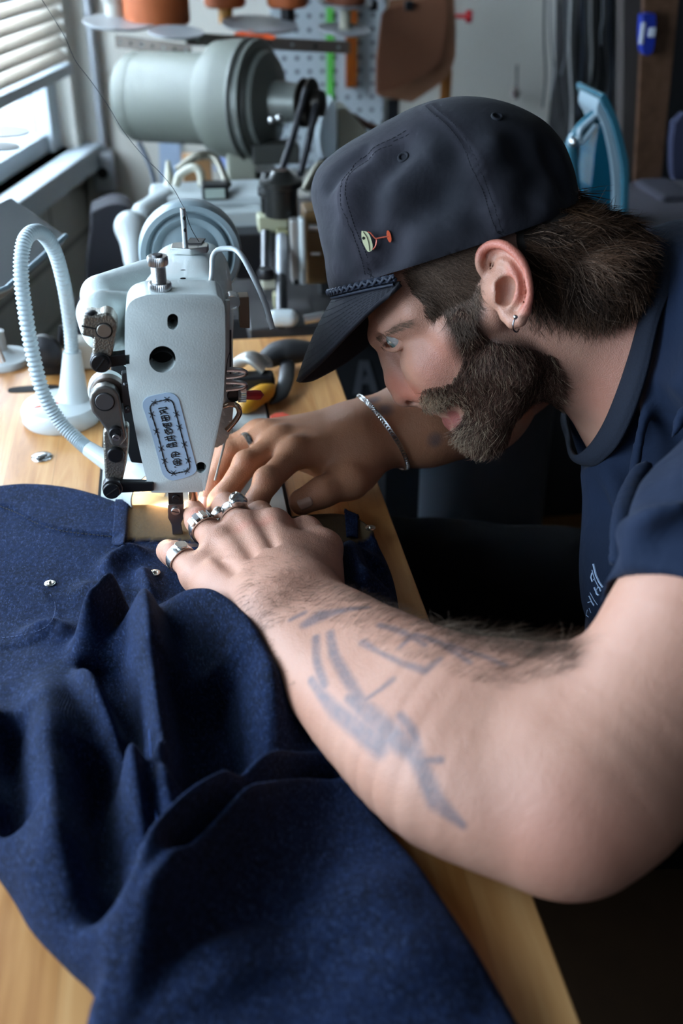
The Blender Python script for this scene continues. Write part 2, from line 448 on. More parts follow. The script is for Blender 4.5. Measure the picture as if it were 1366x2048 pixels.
# left hand
MC1 = {'p': T(398, 1150, .776), 'r': T(442, 1096, .783), 'm': T(489, 1062, .789), 'i': T(548, 1056, .792)}
wr = [T(535, 1240, .789), T(560, 1222, .792), T(585, 1205, .793), T(608, 1190, .792)]
for i, f in enumerate('prmi'):
    B.cone(wr[i], MC1[f], .0215 - .001 * (i == 0), .0118, .016)
B.cone(T(450, 1180, .777), T(600, 1130, .783), .019, .019, .015)
B.cone(MC1['p'], MC1['r'], .0105, .011, .008); B.cone(MC1['r'], MC1['m'], .011, .0115, .008); B.cone(MC1['m'], MC1['i'], .0115, .0115, .008)
for f in 'rmi': B.ball(MC1[f] + Vector((0, 0, .0045)), .0084, .005)
for a, b, q in (('p', 'r', (520, 1205)), ('r', 'm', (548, 1190)), ('m', 'i', (575, 1172))):
    m_ = (MC1[a] + MC1[b]) / 2 + Vector((0, 0, .0175)); B.cone(m_ , (m_ + T(q[0], q[1], .815)) / 2, .0042, .0025, .006, True)
# tendons and veins on the back of the hand
for f, q, dz in (('r', (545, 1190), .0105), ('m', (572, 1175), .011), ('i', (600, 1160), .010)):
    B.chain([MC1[f] + Vector((0, 0, .0095)), (MC1[f] + T(q[0], q[1], .80)) / 2 + Vector((0, 0, .0075)), T(q[0], q[1], .805)], [.0032, .0028, .002], .005)
B.chain([T(455, 1120, .7985), T(505, 1140, .803), T(520, 1165, .807), T(560, 1195, .812)], [.0016, .0016, .0016, .0014], .004)
B.chain([T(520, 1080, .804), T(540, 1110, .808), T(580, 1150, .812)], [.0016, .0016, .0014], .004)
def finger(P, r, k=.005, k0=.009):
    B.chain(P, r, k, k0=k0)
F1 = {'p': [MC1['p'], T(349, 1107, .776), T(336, 1102, .766), T(342, 1116, .760)],
      'r': [MC1['r'], T(396, 1042, .781), T(385, 1022, .771), T(392, 1030, .761)],
      'm': [MC1['m'], T(452, 1012, .784), T(438, 1002, .772), T(442, 1022, .762)],
      'i': [MC1['i'], T(520, 1028, .783), T(508, 1030, .769), T(518, 1048, .763)]}
for f, r in (('p', [.0105, .0088, .0080, .0070]), ('r', [.0112, .0096, .0088, .0078]), ('m', [.0115, .0098, .0088, .0080]), ('i', [.0115, .0095, .0086, .008])):
    finger(F1[f], r)
finger([T(640, 1165, .782), T(648, 1098, .786), T(612, 1063, .785), T(590, 1072, .770)], [.017, .0128, .0108, .0092], .007, .018)
# ---------------- far (right) arm and hand
MC2 = {'p': T(516, 866, .788), 'r': T(536, 872, .795), 'm': T(562, 884, .798), 'i': T(592, 906, .798)}
wr2 = [T(716, 858, .793), T(722, 868, .797), T(722, 880, .797), T(716, 896, .792)]
for i, f in enumerate('prmi'): B.cone(wr2[i], MC2[f], .0205, .0112, .016)
B.cone(T(640, 905, .782), T(690, 940, .775), .020, .020, .016)
B.cone(T(560, 900, .787), T(660, 880, .787), .014, .018, .015)
for f in 'rmi': B.ball(MC2[f] + Vector((0, 0, .0035)), .0085, .006)
for f, q in (('r', (700, 852)), ('m', (706, 862)), ('i', (702, 876))):
    B.chain([MC2[f] + Vector((0, 0, .010)), T(q[0], q[1], .8075)], [.003, .0008], .006)

F2 = {'p': [MC2['p'], T(452, 894, .779), T(432, 938, .768), T(424, 975, .761)],
      'r': [MC2['r'], T(456, 908, .787), T(424, 968, .772), T(412, 1006, .763)],
      'm': [MC2['m'], T(492, 928, .792), T(452, 988, .776), T(428, 1038, .763)],
      'i': [MC2['i'], T(534, 962, .791), T(512, 1004, .777), T(500, 1036, .765)]}
for f, r in (('p', [.0098, .0086, .0078, .0068]), ('r', [.0108, .0094, .0084, .0074]), ('m', [.0112, .0098, .0088, .0078]), ('i', [.0115, .0100, .0090, .0080])):
    finger(F2[f], r)
    B.ball(F2[f][1] + Vector((0, 0, .0012)), r[1] + .0003, .003)
finger([T(712, 945, .776), T(700, 962, .777), T(646, 984, .775), T(604, 1004, .769)], [.0165, .0145, .0118, .0108], .007, .016)
B.chain([T(718, 862, .792), T(842, 832, .803), T(960, 800, .812), (.44, 1.03, .82), S_R], [.0235, .031, .040, .046, .056], .02)
B.chain([T(724, 888, .792), T(850, 852, .797), T(960, 820, .80)], [.0225, .030, .036], .02)
# nails are pressed in as shallow plates later
def skin_disp(P): return fbm(P, 45, 3, 2) * .0004
BV, BF = B.mesh(.0014, 16, skin_disp)
BODY_BVH = bvh_of(BV, BF)
print('body', len(BV), len(BF))
# ---------------- skin material
m_skin, t, b = nt('skin')
n1 = tex(t, scale=26, detail=4); n2 = tex(t, scale=900, detail=2); n3 = tex(t, scale=190, detail=3)
base = mixc(t, mth(t, 'MULTIPLY', n1.outputs[0], .8), srgb('#c29580'), srgb('#ad7660'))
def att(t, nm):
    a = t.nodes.new('ShaderNodeAttribute'); a.attribute_name = nm; return a
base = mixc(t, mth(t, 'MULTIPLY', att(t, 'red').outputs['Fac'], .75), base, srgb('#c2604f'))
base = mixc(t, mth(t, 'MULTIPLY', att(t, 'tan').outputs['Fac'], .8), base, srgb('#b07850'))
base = mixc(t, mth(t, 'MULTIPLY', att(t, 'lip').outputs['Fac'], .9), base, srgb('#96544e'))
ink = mth(t, 'MULTIPLY', att(t, 'ink').outputs['Fac'], ramp(t, n3.outputs[0], [(.3, (.72, .72, .72)), (.6, (1, 1, 1))]))
base = mixc(t, mth(t, 'MULTIPLY', ink, .66), base, srgb('#3c4f60'))
bs_ = mth(t, 'MULTIPLY', att(t, 'beard').outputs['Fac'], ramp(t, n2.outputs[0], [(.2, (.75, .75, .75)), (.6, (1, 1, 1))]))
base = mixc(t, mth(t, 'MULTIPLY', bs_, .88), base, srgb('#2c211b'))
t.links.new(base, b.inputs['Base Color']); b.inputs['Roughness'].default_value = .48; b.inputs['Specular IOR Level'].default_value = .4
b.inputs['Subsurface Weight'].default_value = .12; b.inputs['Subsurface Radius'].default_value = (.006, .002, .001); b.inputs['Subsurface Scale'].default_value = 1
v = tex(t, 'Voronoi', scale=1100)
p1 = bump(t, None, v.outputs[0], .55, .00035); bump(t, b, n3.outputs[0], .4, .0007, p1)
# ---------------- per-vertex skin marks, anchored to the body
def region_mask(V, C, r0, r1):
    d = dpoly(V, C if len(C) > 1 else [C[0], C[0] + Vector((1e-5, 0, 0))]); return np.clip((r1 - d) / (r1 - r0), 0, 1)
def snapP(L, bvh=None, sym=False):
    out = []
    for px, py in L:
        p, n = snap(bvh or BODY_BVH, px, py)
        if p is not None: out.append(p)
    return out
red = np.zeros(len(BV)); ink_ = np.zeros(len(BV)); lip = np.zeros(len(BV)); tan = np.zeros(len(BV)); bd = np.zeros(len(BV))
for L, r0, r1, a in (([(790, 770), (812, 790), (835, 785)], .004, .016, .6), ([(860, 740), (880, 715)], .004, .028, .35), ([(965, 500), (1000, 490), (1035, 510), (1052, 560), (1055, 610)], .004, .010, .75), ([(1025, 545), (1035, 590)], .003, .009, .6),
                     ([(1130, 1700), (1180, 1690)], .01, .045, .22), ([(600, 1005), (640, 985)], .002, .012, .3), ([(345, 1105)], .001, .01, .5), ([(392, 1025)], .001, .01, .5), ([(536, 1042), (480, 1058)], .002, .008, .3), ([(532, 963)], .002, .009, .5), ([(490, 928)], .002, .009, .5), ([(456, 906)], .002, .009, .4), ([(1280, 640), (1200, 800)], .005, .03, .25)):
    P = snapP(L); 
    if P: red = np.maximum(red, a * region_mask(BV, P, r0, r1))
tat = [[(612, 1248, 9), (640, 1232, 13), (668, 1225, 8), (735, 1215, 4)], [(632, 1275, 6), (633, 1320, 6), (648, 1370, 8)], [(660, 1265, 6), (668, 1310, 8), (690, 1350, 9), (722, 1400, 8)], [(622, 1360, 6), (640, 1385, 8), (668, 1420, 12), (720, 1460, 16), (760, 1490, 20)],
       [(700, 1395, 10), (740, 1430, 16), (790, 1475, 18), (830, 1510, 14), (850, 1550, 14), (870, 1600, 16), (925, 1650, 6)], [(730, 1400, 3), (760, 1380, 3), (785, 1360, 5)], [(800, 1430, 6), (825, 1460, 8), (835, 1490, 6)], [(840, 1522, 4), (882, 1520, 5)],
       [(725, 1285, 6), (760, 1305, 3), (800, 1325, 4), (850, 1342, 6), (880, 1318, 4)], [(800, 1295, 4), (830, 1270, 6), (880, 1285, 5), (940, 1325, 3)], [(760, 1250, 5), (800, 1262, 6), (850, 1290, 4)], [(580, 1240, 3), (610, 1225, 4)], [(1010, 1330, 3), (930, 1300, 4), (900, 1290, 6)]]
for L in tat:
    P = []; R = []
    for px, py, r in L:
        p, n = snap(BODY_BVH, px, py)
        if p is not None: P.append(p); R.append(r * DEP(p) / FPX)
    for i in range(len(P) - 1):
        a = np.array(P[i]); ba = np.array(P[i + 1]) - a; u = np.clip((BV - a) @ ba / (ba @ ba), 0, 1); d = np.linalg.norm(BV - a - u[:, None] * ba, axis=1); rr = R[i] + (R[i + 1] - R[i]) * u
        ink_ = np.maximum(ink_, np.clip((rr * 1.7 + .001 - d) / (rr * .9 + .0012), 0, 1) * .95)
# far forearm: dark tattoo patches
for L in ([(790, 800), (815, 830)], [(840, 850), (870, 840)], [(770, 820)], [(870, 880)], [(745, 800)]):
    P = [p for p in snapP(L) if DEP(p) > .9]
    if P: ink_ = np.maximum(ink_, .9 * region_mask(BV, P, .003, .009))
for L in ([(906, 830), (915, 850)],):
    P = snapP(L)
    if P: lip = np.maximum(lip, region_mask(BV, P, .004, .0065))
HS = [H(908, 833, -15), H(901, 840, 0), H(908, 833, 12)]
lip = np.maximum(lip, region_mask(BV, HS, .0092, .0112))
_dR = np.array(T(725, 880, .797)); tan = np.clip((.16 - np.linalg.norm(BV - _dR, axis=1)) / .04, 0, 1) * .75 * (BV[:, 0] < .30)  # far hand and forearm painted browner for warm lamplight and shadow there
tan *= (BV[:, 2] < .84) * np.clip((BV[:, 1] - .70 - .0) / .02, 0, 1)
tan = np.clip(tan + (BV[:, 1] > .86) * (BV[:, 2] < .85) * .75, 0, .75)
BEARD = [(900, 636), (922, 612), (948, 630), (958, 662), (990, 684), (1050, 692), (1108, 712), (1128, 750), (1125, 790), (1075, 835), (1010, 900), (962, 905), (925, 885), (912, 856), (926, 842), (930, 822), (915, 806), (900, 806), (877, 820), (849, 822), (838, 798), (846, 778), (880, 772), (900, 765), (918, 742), (930, 706), (912, 672)]
HS_ = SDF()
hb_lines = [([(930, 640), (940, 680), (960, 720), (985, 770), (970, 830), (955, 870)], .016), ([(990, 712), (1035, 715), (1070, 745), (1040, 800), (990, 860)], .017), ([(1010, 760), (1000, 800)], .018), ([(905, 790), (935, 800)], .006), ([(940, 860), (975, 890)], .014), ([(1090, 740), (1090, 780)], .012)]
for L, r in hb_lines:
    P = snapP(L)
    if len(P) > 1:
        bd = np.maximum(bd, region_mask(BV, P, r * .6, r * 1.15)); bd = np.maximum(bd, region_mask(BV, [mir(p) for p in P], r * .6, r * 1.15))
for L, r in (([(810, 548), (870, 528), (950, 500)], .010), ([(820, 560), (870, 560), (930, 545), (950, 570)], .011), ([(880, 590), (910, 620)], .008), ([(1035, 468), (1075, 460)], .012)):
    P = snapP(L)
    if len(P) > 1: bd = np.maximum(bd, .38 * region_mask(BV, P, r * .6, r * 1.3))
# brow
P = snapP([(752, 672), (790, 655), (815, 645)])
if len(P) > 1: bd = np.maximum(bd, .35 * region_mask(BV, P, .001, .004))
# stubble fading down the neck
P = snapP([(1120, 770), (1150, 820)])
if len(P) > 1: bd = np.maximum(bd, .45 * region_mask(BV, P, .006, .026))
bd = np.where(lip > .3, 0, bd)
PERSON = thing('person', (.45, .75, 0), 'bearded man in navy t-shirt bent over the machine guiding denim with both hands', 'person')
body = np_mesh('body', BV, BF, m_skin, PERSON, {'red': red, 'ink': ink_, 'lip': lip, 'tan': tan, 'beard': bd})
# eyes
for e in EYE:
    fwd = (EF * .93 - EU * .18 + (EL if e is EYE[0] else -EL) * .30).normalized()
    ax = Matrix((fwd.cross(EU).normalized(), fwd.cross(fwd.cross(EU)).normalized(), fwd)).transposed()
    mb = MB().ball(e, (.0118, .0118, .0118), 40, ax)
    V = np.array(mb.v); F = [f for f in mb.f]
    ang = np.arccos(np.clip(((V - np.array(e)) / .0118) @ np.array(fwd), -1, 1))
    col = np.where(ang[:, None] < .17, (.01, .01, .01), np.where(ang[:, None] < .48, (.10, .15, .14), (.34, .32, .30)))
    m_eye, t, b = nt('eye_surface') if 'eye_surface' not in bpy.data.materials else (bpy.data.materials['eye_surface'], None, None)
    if t: a = att(t, 'col'); t.links.new(a.outputs['Color'], b.inputs['Base Color']); b.inputs['Roughness'].default_value = .08; b.inputs['Coat Weight'].default_value = .6
    np_mesh('eye', V, np.array(F), m_eye, PERSON, {'col': col})
tth = MB()
for w_ in (-9, -3, 3, 9): tth.ball(H(896 + abs(w_) * .6, 815, w_), (.0030, .0030, .0034), 12)
tth.build('teeth', mat('tooth', '#b9aa92', .25, coat=.3), PERSON, smooth=80)['kind'] = 'stuff'
# fingernails
def nail(px, py, dirv, w, l):
    p, n = snap(BODY_BVH, px, py)
    if p is None: return
    d = (dirv - n * dirv.dot(n)).normalized(); s = n.cross(d); V = []; F = []
    for i in range(9):
        for j in range(9):
            u = (i / 8 - .5) * 2; v_ = (j / 8 - .5) * 2
            uu = u * math.sqrt(max(0, 1 - .35 * v_ * v_)); q = p + s * (uu * w) + d * (v_ * l * math.sqrt(max(0, 1 - .3 * u * u))) - n * (uu * uu * w * .42) + n * .0006
            V.append(tuple(q))
    for i in range(8):
        for j in range(8): F.append((i * 9 + j, i * 9 + j + 1, i * 9 + j + 10, i * 9 + j + 9))
    o = np_mesh('fingernail', np.array(V), np.array(F), mat('nail', '#c9a08c', .22, coat=.3), PERSON); m = o.modifiers.new('s', 'SOLIDIFY'); m.thickness = .0005
nail(610, 1005, T(604, 1004, .769) - T(646, 984, .775), .0055, .0062)
nail(409, 1006, T(412, 1006, .763) - T(424, 968, .772), .0046, .0055)
# ---------------- hair strands
def strands(name, roots, dirs, lens, rad, colr, curl, parent, matn, segs=5, lift=.35, droop=0, surf=None):
    n = len(roots); k = segs + 1; V = np.zeros((n, k, 3, 3)); C = np.zeros((n, k, 3, 3))
    for i in range(n):
        p, nn = roots[i]; d = dirs[i]; L = lens[i]; d = Vector(d); d = (d - nn * d.dot(nn)).normalized(); s = nn.cross(d)
        ph = rng.uniform(0, 6.28); fr = rng.uniform(.6, 1.5) * curl[1]; am = curl[0] * rng.uniform(.3, 1.2); sd = rng.normal() * .25
        cc = np.array(colr[i]); r = rad * rng.uniform(.7, 1.2)
        for j in range(k):
            u = j / segs; q = p + d * (L * u) + nn * (L * lift * (u - .55 * u * u)) + s * (am * math.sin(ph + fr * u * 6.28) - am * math.sin(ph) + sd * L * u * u) + Vector((0, 0, -droop * u * u))
            rr = r * (1 - .8 * u ** 2)
            for m in range(3):
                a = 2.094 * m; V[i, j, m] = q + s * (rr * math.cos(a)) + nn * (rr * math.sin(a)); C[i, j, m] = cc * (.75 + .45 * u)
    base = (np.arange(n) * k * 3)[:, None, None]; F = []
    for j in range(segs):
        for m in range(3):
            m2 = (m + 1) % 3; F.append([j * 3 + m, j * 3 + m2, (j + 1) * 3 + m2, (j + 1) * 3 + m])
    F = (np.array(F)[None] + base).reshape(-1, 4)
    return np_mesh(name, V.reshape(-1, 3), F, matn, parent, {'col': C.reshape(-1, 3)})
m_hair, t, b = nt('hair_strands'); a = att(t, 'col'); t.links.new(a.outputs['Color'], b.inputs['Base Color']); b.inputs['Roughness'].default_value = .5; b.inputs['Specular IOR Level'].default_value = .16
def pick(poly, n, bvh, okf=None):
    xs = [p[0] for p in poly]; ys = [p[1] for p in poly]; out = []; tries = 0
    while len(out) < n and tries < n * 6:
        tries += 1; x = rng.uniform(min(xs), max(xs)); y = rng.uniform(min(ys), max(ys))
        if not inpoly(x, y, poly): continue
        p, nn = snap(bvh, x, y)
        if p is None or (okf and not okf(p, nn, x, y)): continue
        out.append((p, nn, x, y))
    return out
def field(ctrl, x, y):
    w = 0; d = Vector((0, 0, 0))
    for cx, cy, dx, dy in ctrl:
        q = 1 / (((x - cx) ** 2 + (y - cy) ** 2) ** 1.5 + 200); d += imd(dx, dy) * q; w += q
    return d / w
def jit(d, s=.22): return d + Vector(rng.normal(size=3)) * s
okd = lambda lim: (lambda p, nn, x, y: abs(DEP(p) - .80) < lim)
bctrl = [(920, 640, .25, .97), (960, 700, .1, 1), (1040, 700, .25, .95), (1100, 760, .3, .9), (1000, 800, -.15, 1), (950, 860, -.35, .95), (980, 890, -.1, 1), (925, 850, -.6, .8), (850, 795, -.35, 1), (885, 795, .1, 1), (920, 790, .5, .9), (910, 760, .3, 1)]
rt = pick(BEARD, 11500, BODY_BVH, okd(.075)); roots = []; dirs = []; lens = []; cols = []
for p, nn, x, y in rt:
    g = 1.3 * math.exp(-(((x - 868) / 42) ** 2 + ((y - 800) / 26) ** 2)) + .8 * math.exp(-(((x - 930) / 45) ** 2 + ((y - 870) / 40) ** 2)) 
    c = np.array((.055, .028, .019)) * rng.uniform(.6, 1.5)
    if rng.uniform() < .10 + .6 * g: c = np.array((.42, .31, .21)) * rng.uniform(.5, 1.4)
    elif rng.uniform() < .35: c = np.array((.19, .10, .072)) * rng.uniform(.6, 1.4)
    d = field(bctrl, x, y); L = rng.uniform(.007, .013) * (1 + .35 * (y > 830)) * (.62 if (x < 930 and y < 830) else 1) * (.6 if y < 660 else 1)
    d = jit(d); roots.append((p, nn)); dirs.append(d); lens.append(L); cols.append(c)
    if rng.uniform() < .35:
        M = lambda v_: v_ - EL * (2 * v_.dot(EL)); q = BODY_BVH.find_nearest(mir(p))
        if q[0] is not None: roots.append((q[0], q[1])); dirs.append(M(d)); lens.append(L); cols.append(c)
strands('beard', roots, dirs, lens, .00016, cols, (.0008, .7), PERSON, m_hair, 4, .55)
# temple and sideburn
TP = [(800, 545), (860, 510), (955, 480), (957, 545), (962, 575), (950, 600), (945, 640), (925, 660), (908, 655), (895, 632), (872, 622), (848, 632), (842, 605), (822, 588)]
tctrl = [(820, 565, .95, .25), (870, 580, .8, .5), (930, 540, .95, .2), (950, 590, .7, .65), (900, 630, .3, .95), (950, 640, .3, .95)]
rt = pick(TP, 4200, BODY_BVH, lambda p, nn, x, y: (p - HC).dot(EL) < .072 and DEP(p) < .80); roots = []; dirs = []; lens = []; cols = []
for p, nn, x, y in rt:
    c = np.array((.135, .088, .062)) * rng.uniform(.35, 1.6) * (1 if y < 620 else .7); roots.append((p, nn)); dirs.append(jit(field(tctrl, x, y), .15)); lens.append(rng.uniform(.008, .016)); cols.append(c)
    if rng.uniform() < .4:
        q = BODY_BVH.find_nearest(mir(p)); d = dirs[-1]
        if q[0] is not None: roots.append((q[0], q[1])); dirs.append(d - EL * (2 * d.dot(EL))); lens.append(lens[-1]); cols.append(c)
for p, nn, x, y in pick([(1020, 450), (1080, 435), (1080, 505), (1050, 512), (1035, 480)], 700, BODY_BVH, lambda p, nn, x, y: (p - HC).dot(EL) < .078 and DEP(p) < .80):
    roots.append((p, nn)); dirs.append(jit(imd(.8, .5), .15)); lens.append(.014); cols.append(np.array((.06, .036, .024)) * rng.uniform(.5, 1.6))
# nape hair mass
HB = SDF()
for s in (1, -1):
    HB.cone(H(1085, 520, 44 * s), H(1190, 545, 38 * s), .017, .023, .012); HB.cone(H(1190, 545, 38 * s), H(1245, 560, 24 * s), .023, .018, .015)
    HB.cone(H(1110, 475, 42 * s), H(1200, 500, 24 * s), .017, .022, .015); HB.cone(H(1048, 470, 52 * s), H(1090, 470, 46 * s), .011, .014, .01); HB.cone(H(1062, 486, 49 * s), H(1125, 476, 42 * s), .014, .017, .01); HB.cone(H(1075, 575, 46 * s), H(1175, 585, 44 * s), .010, .011, .01)
HB.cone(H(1120, 470, 0), H(1232, 530, 0), .030, .024, .02)
HV, HF = HB.mesh(.002, 16, lambda P: fbm(P, 160, 5, 2) * .0012); HBV = bvh_of(HV, HF)
NP_ = [(1045, 465), (1110, 440), (1150, 425), (1195, 425), (1240, 450), (1275, 490), (1298, 530), (1300, 565), (1270, 590), (1210, 605), (1150, 615), (1090, 612), (1062, 590), (1055, 540)]
nctrl = [(1080, 500, .9, .15), (1150, 450, .95, .1), (1200, 450, .9, .35), (1250, 500, .6, .8), (1285, 545, .1, 1), (1230, 560, .3, .95), (1160, 540, .6, .75), (1100, 570, .35, .9), (1180, 590, .3, .9), (1120, 500, .8, .5)]
hr = []; hd = []; hl = []; hc = []
for p, nn, x, y in pick(NP_, 7000, HBV):
    cl = .5 + .5 * math.sin(x * .09 + y * .05 + 3 * math.sin(y * .04)); c = np.array((.060, .032, .019)) * (.35 + 1.7 * cl) * rng.uniform(.7, 1.4)
    if rng.uniform() < .12: c = np.array((.20, .13, .09)) * rng.uniform(.6, 1.4)
    hr.append((p, nn)); hd.append(jit(field(nctrl, x, y), .07) + imd(.5, -.6) * (.42 * math.sin(x * .10 + y * .045 + 2 * math.sin(y * .03)))); hl.append(rng.uniform(.018, .038)); hc.append(c)
    if rng.uniform() < .35:
        q = HBV.find_nearest(mir(p)); d = hd[-1]; hr.append((q[0], q[1])); hd.append(d - EL * (2 * d.dot(EL))); hl.append(hl[-1]); hc.append(c)
for p, nn, x, y in pick([(1140, 420), (1190, 412), (1250, 445), (1240, 470), (1170, 450)], 500, HBV):
    hr.append((p, nn)); hd.append(jit(imd(.85, -.25), .3)); hl.append(rng.uniform(.018, .034)); hc.append(np.array((.035, .02, .012)))
for p, nn, x, y in pick([(1100, 300), (1160, 300), (1165, 420), (1120, 420)], 900, HBV):
    hr.append((p, nn)); hd.append(jit(imd(.15, 1), .1)); hl.append(.03); hc.append(np.array((.05, .025, .012)) * rng.uniform(.5, 1.3))
HAIR = np_mesh('hair', HV, HF, mat('hair_base', (.012, .008, .006), .75), PERSON)
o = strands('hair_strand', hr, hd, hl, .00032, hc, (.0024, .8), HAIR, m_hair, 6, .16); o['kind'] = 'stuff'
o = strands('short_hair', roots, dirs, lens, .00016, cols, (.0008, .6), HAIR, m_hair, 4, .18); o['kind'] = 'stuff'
# eyebrow and lashes
rr_, dd, ll, cc = [], [], [], []
for p, nn, x, y in pick([(748, 676), (790, 650), (822, 640), (820, 650), (790, 664), (756, 684)], 150, BODY_BVH, okd(.06)):
    rr_.append((p, nn)); dd.append(jit(imd(.9, -.3), .2)); ll.append(rng.uniform(.004, .008)); cc.append((.20, .13, .09))
for i in range(46):
    u = i / 45; q = Vector(spline(lid, 46)[i]); rr_.append((q + EF * .0015, EF)); dd.append(jit(-EU * .6 + imd(-.3, .6), .15)); ll.append(.006); cc.append((.03, .02, .015))
strands('eyebrow', rr_, dd, ll, .00013, cc, (.0003, .5), PERSON, m_hair, 4, .3)
# arm hair along both forearms
rr_, dd, ll, cc = [], [], [], []
ar = pick([(585, 1160), (640, 1165), (760, 1205), (900, 1252), (1130, 1290), (1150, 1340), (1000, 1380), (860, 1345), (720, 1290), (620, 1240)], 2600, BODY_BVH, lambda p, nn, x, y: DEP(p) < .78)
for p, nn, x, y in ar:
    if rng.uniform() > math.exp(-max(0, (y - (1150 + (x - 590) * .30)) / 60)): continue
    rr_.append((p, nn)); dd.append(jit(imd(.5, .1) + Vector((0, 0, .2)), .35)); ll.append(rng.uniform(.008, .016)); cc.append(np.array((.07, .045, .03)) * rng.uniform(.6, 1.5))
for p, nn, x, y in pick([(860, 1245), (1000, 1280), (1140, 1300), (1150, 1325), (1000, 1310), (860, 1275)], 380, BODY_BVH, lambda p, nn, x, y: DEP(p) < .78):
    rr_.append((p, nn)); dd.append(jit(imd(.5, -.3), .5)); ll.append(rng.uniform(.014, .026)); cc.append(np.array((.12, .085, .06)) * rng.uniform(.5, 1.5))  # hairs towards the crook coloured paler to imitate rim light
for p, nn, x, y in pick([(500, 1120), (600, 1100), (640, 1200), (540, 1260), (600, 1380), (480, 1200)], 350, BODY_BVH, lambda p, nn, x, y: DEP(p) < .80):
    rr_.append((p, nn)); dd.append(jit(imd(-.3, .6), .3)); ll.append(rng.uniform(.006, .010)); cc.append((.10, .07, .05))
o = strands('arm_hair', rr_, dd, ll, .00007, cc, (.001, .6), PERSON, m_hair, 4, .6); o['kind'] = 'stuff'
# ---------------- navy t-shirt
m_shirt, t, b = nt('navy_jersey')
n1 = tex(t, scale=14, detail=4); n2 = tex(t, scale=1400, detail=2)
t.links.new(mixc(t, n1.outputs[0], srgb('#0c1626'), srgb('#13223b')), b.inputs['Base Color']); b.inputs['Roughness'].default_value = .85
b.inputs['Specular IOR Level'].default_value = .2; b.inputs['Sheen Weight'].default_value = .04; b.inputs['Sheen Roughness'].default_value = .5
p1 = bump(t, None, n2.outputs[0], .3, .0004); bump(t, b, tex(t, scale=30, detail=3, dist=1.2).outputs[0], .35, .004, p1)
S = SDF()
S.cone(W(1350, 690, .84), W(1430, 800, .85), .088, .115, .03)
S.cone(W(1300, 900, .83), W(1345, 1180, .82), .048, .062, .03)
S.cone(W(1330, 800, .85), W(1560, 1100, .85), .070, .13, .04)
S.cone(W(1400, 1150, .84), (.48, .76, .52), .085, .12, .03)
S.cone(W(1400, 660, .81), S_L, .075, .070, .03)
S.cone(W(1430, 760, .86), S_R, .08, .06, .03)
S.cone(S_R, Vector((.44, 1.03, .82)) * .45 + S_R * .55, .06, .055, .02)
ar_ = [W(1320, 1400, .56), W(1480, 1140, .58), S_L]
S.cone(S_L, ar_[1], .068, .059, .02); S.cone(ar_[1], W(1380, 1320, .567), .059, .058, .015)
# folds
for L, r in (([(1366, 830, .70), (1290, 930, .69), (1248, 1030, .655), (1225, 1120, .63)], .008), ([(1400, 900, .62), (1310, 985, .60), (1270, 1100, .56)], .006), ([(1366, 1010, .535), (1300, 1030, .545), (1250, 1060, .57)], .005),
             ([(1340, 560, .76), (1366, 640, .74)], .006), ([(1330, 700, .75), (1366, 760, .72)], .006), ([(1210, 930, .80), (1240, 1010, .775), (1232, 1150, .76)], .006), ([(1290, 820, .755), (1262, 960, .75), (1240, 1100, .745)], .007)):
    S.schain([W(*q) for q in L], [r * .35] + [r * .8] * (len(L) - 2) + [r * .3], .02, 3)
# neck opening, sleeve opening
S.cone(H(1000, 610, 0), W(1262, 697, .83), .060, .063, .006, True); S.cone(W(1262, 697, .83), W(1180, 800, .83), .055, .05, .01, True)
S.ball(W(1165, 862, .835), .020, .012, True)
_a, _b, _c = W(1338, 560, .757), W(1204, 925, .798), W(1127, 840, .893); _n = (_b - _a).cross(_c - _a).normalized(); _n = _n if _n.dot(HC - _a) > 0 else -_n
_e = (_b - _a).normalized(); S.box((_a + _b + _c) / 3 + _n * .10, (_e, _n.cross(_e), _n), (.17, .14, .10), .001, .003, True)
A_ = W(1203, 1192, .585); B_ = W(1366, 1131, .515); axv = (S_L - ar_[0]).normalized(); e1 = (B_ - A_).normalized(); nrm = (axv - e1 * axv.dot(e1)).normalized(); e3 = nrm.cross(e1)
ctr = ar_[0] + axv * ((A_ - ar_[0]).dot(nrm) / axv.dot(nrm) + .004)
S.box(ctr - nrm * .08, (e1, e3, nrm), (.11, .11, .08), .001, .002, True)
S.cone(ctr - axv * .03, ctr + axv * .05, .055, .050, .002, True)
SV, SF = S.mesh(.003, 16, lambda P: fbm(P * np.array([1, 1, .6]), 32, 8, 2) * .0022)
SHB = bvh_of(SV, SF)
SHIRT = np_mesh('t_shirt', SV, SF, m_shirt, PERSON)
# collar band
inn = [(1420, 500, .76), (1366, 472, .785), (1332, 481, .79), (1325, 520, .775), (1316, 555, .768), (1291, 608, .762), (1275, 660, .760), (1260, 713, .760), (1236, 784, .768), (1212, 842, .782), (1188, 882, .80), (1168, 903, .815), (1152, 910, .83), (1143, 898, .85), (1140, 868, .865), (1133, 832, .885), (1150, 780, .90)]
out = [(1450, 540, .745), (1400, 505, .765), (1366, 500, .775), (1358, 540, .762), (1346, 570, .755), (1322, 630, .748), (1308, 684, .744), (1296, 740, .745), (1270, 822, .755), (1240, 885, .772), (1210, 918, .795), (1188, 930, .812), (1160, 926, .835), (1142, 912, .855), (1133, 875, .875), (1124, 835, .895), (1140, 780, .91)]
iv = spline([W(*q) for q in inn], 90); ov = spline([W(*q) for q in out], 90); V = []; F = []
for i in range(90):
    for j in range(9):
        u = j / 8; q = Vector(iv[i]) * (1 - u) + Vector(ov[i]) * u; q -= ray(1200, 700) * (.004 * math.sin(math.pi * u) - .0008 * (j == 7)); V.append(tuple(q))
for i in range(89):
    for j in range(8): F.append((i * 9 + j, i * 9 + j + 1, i * 9 + j + 10, i * 9 + j + 9))
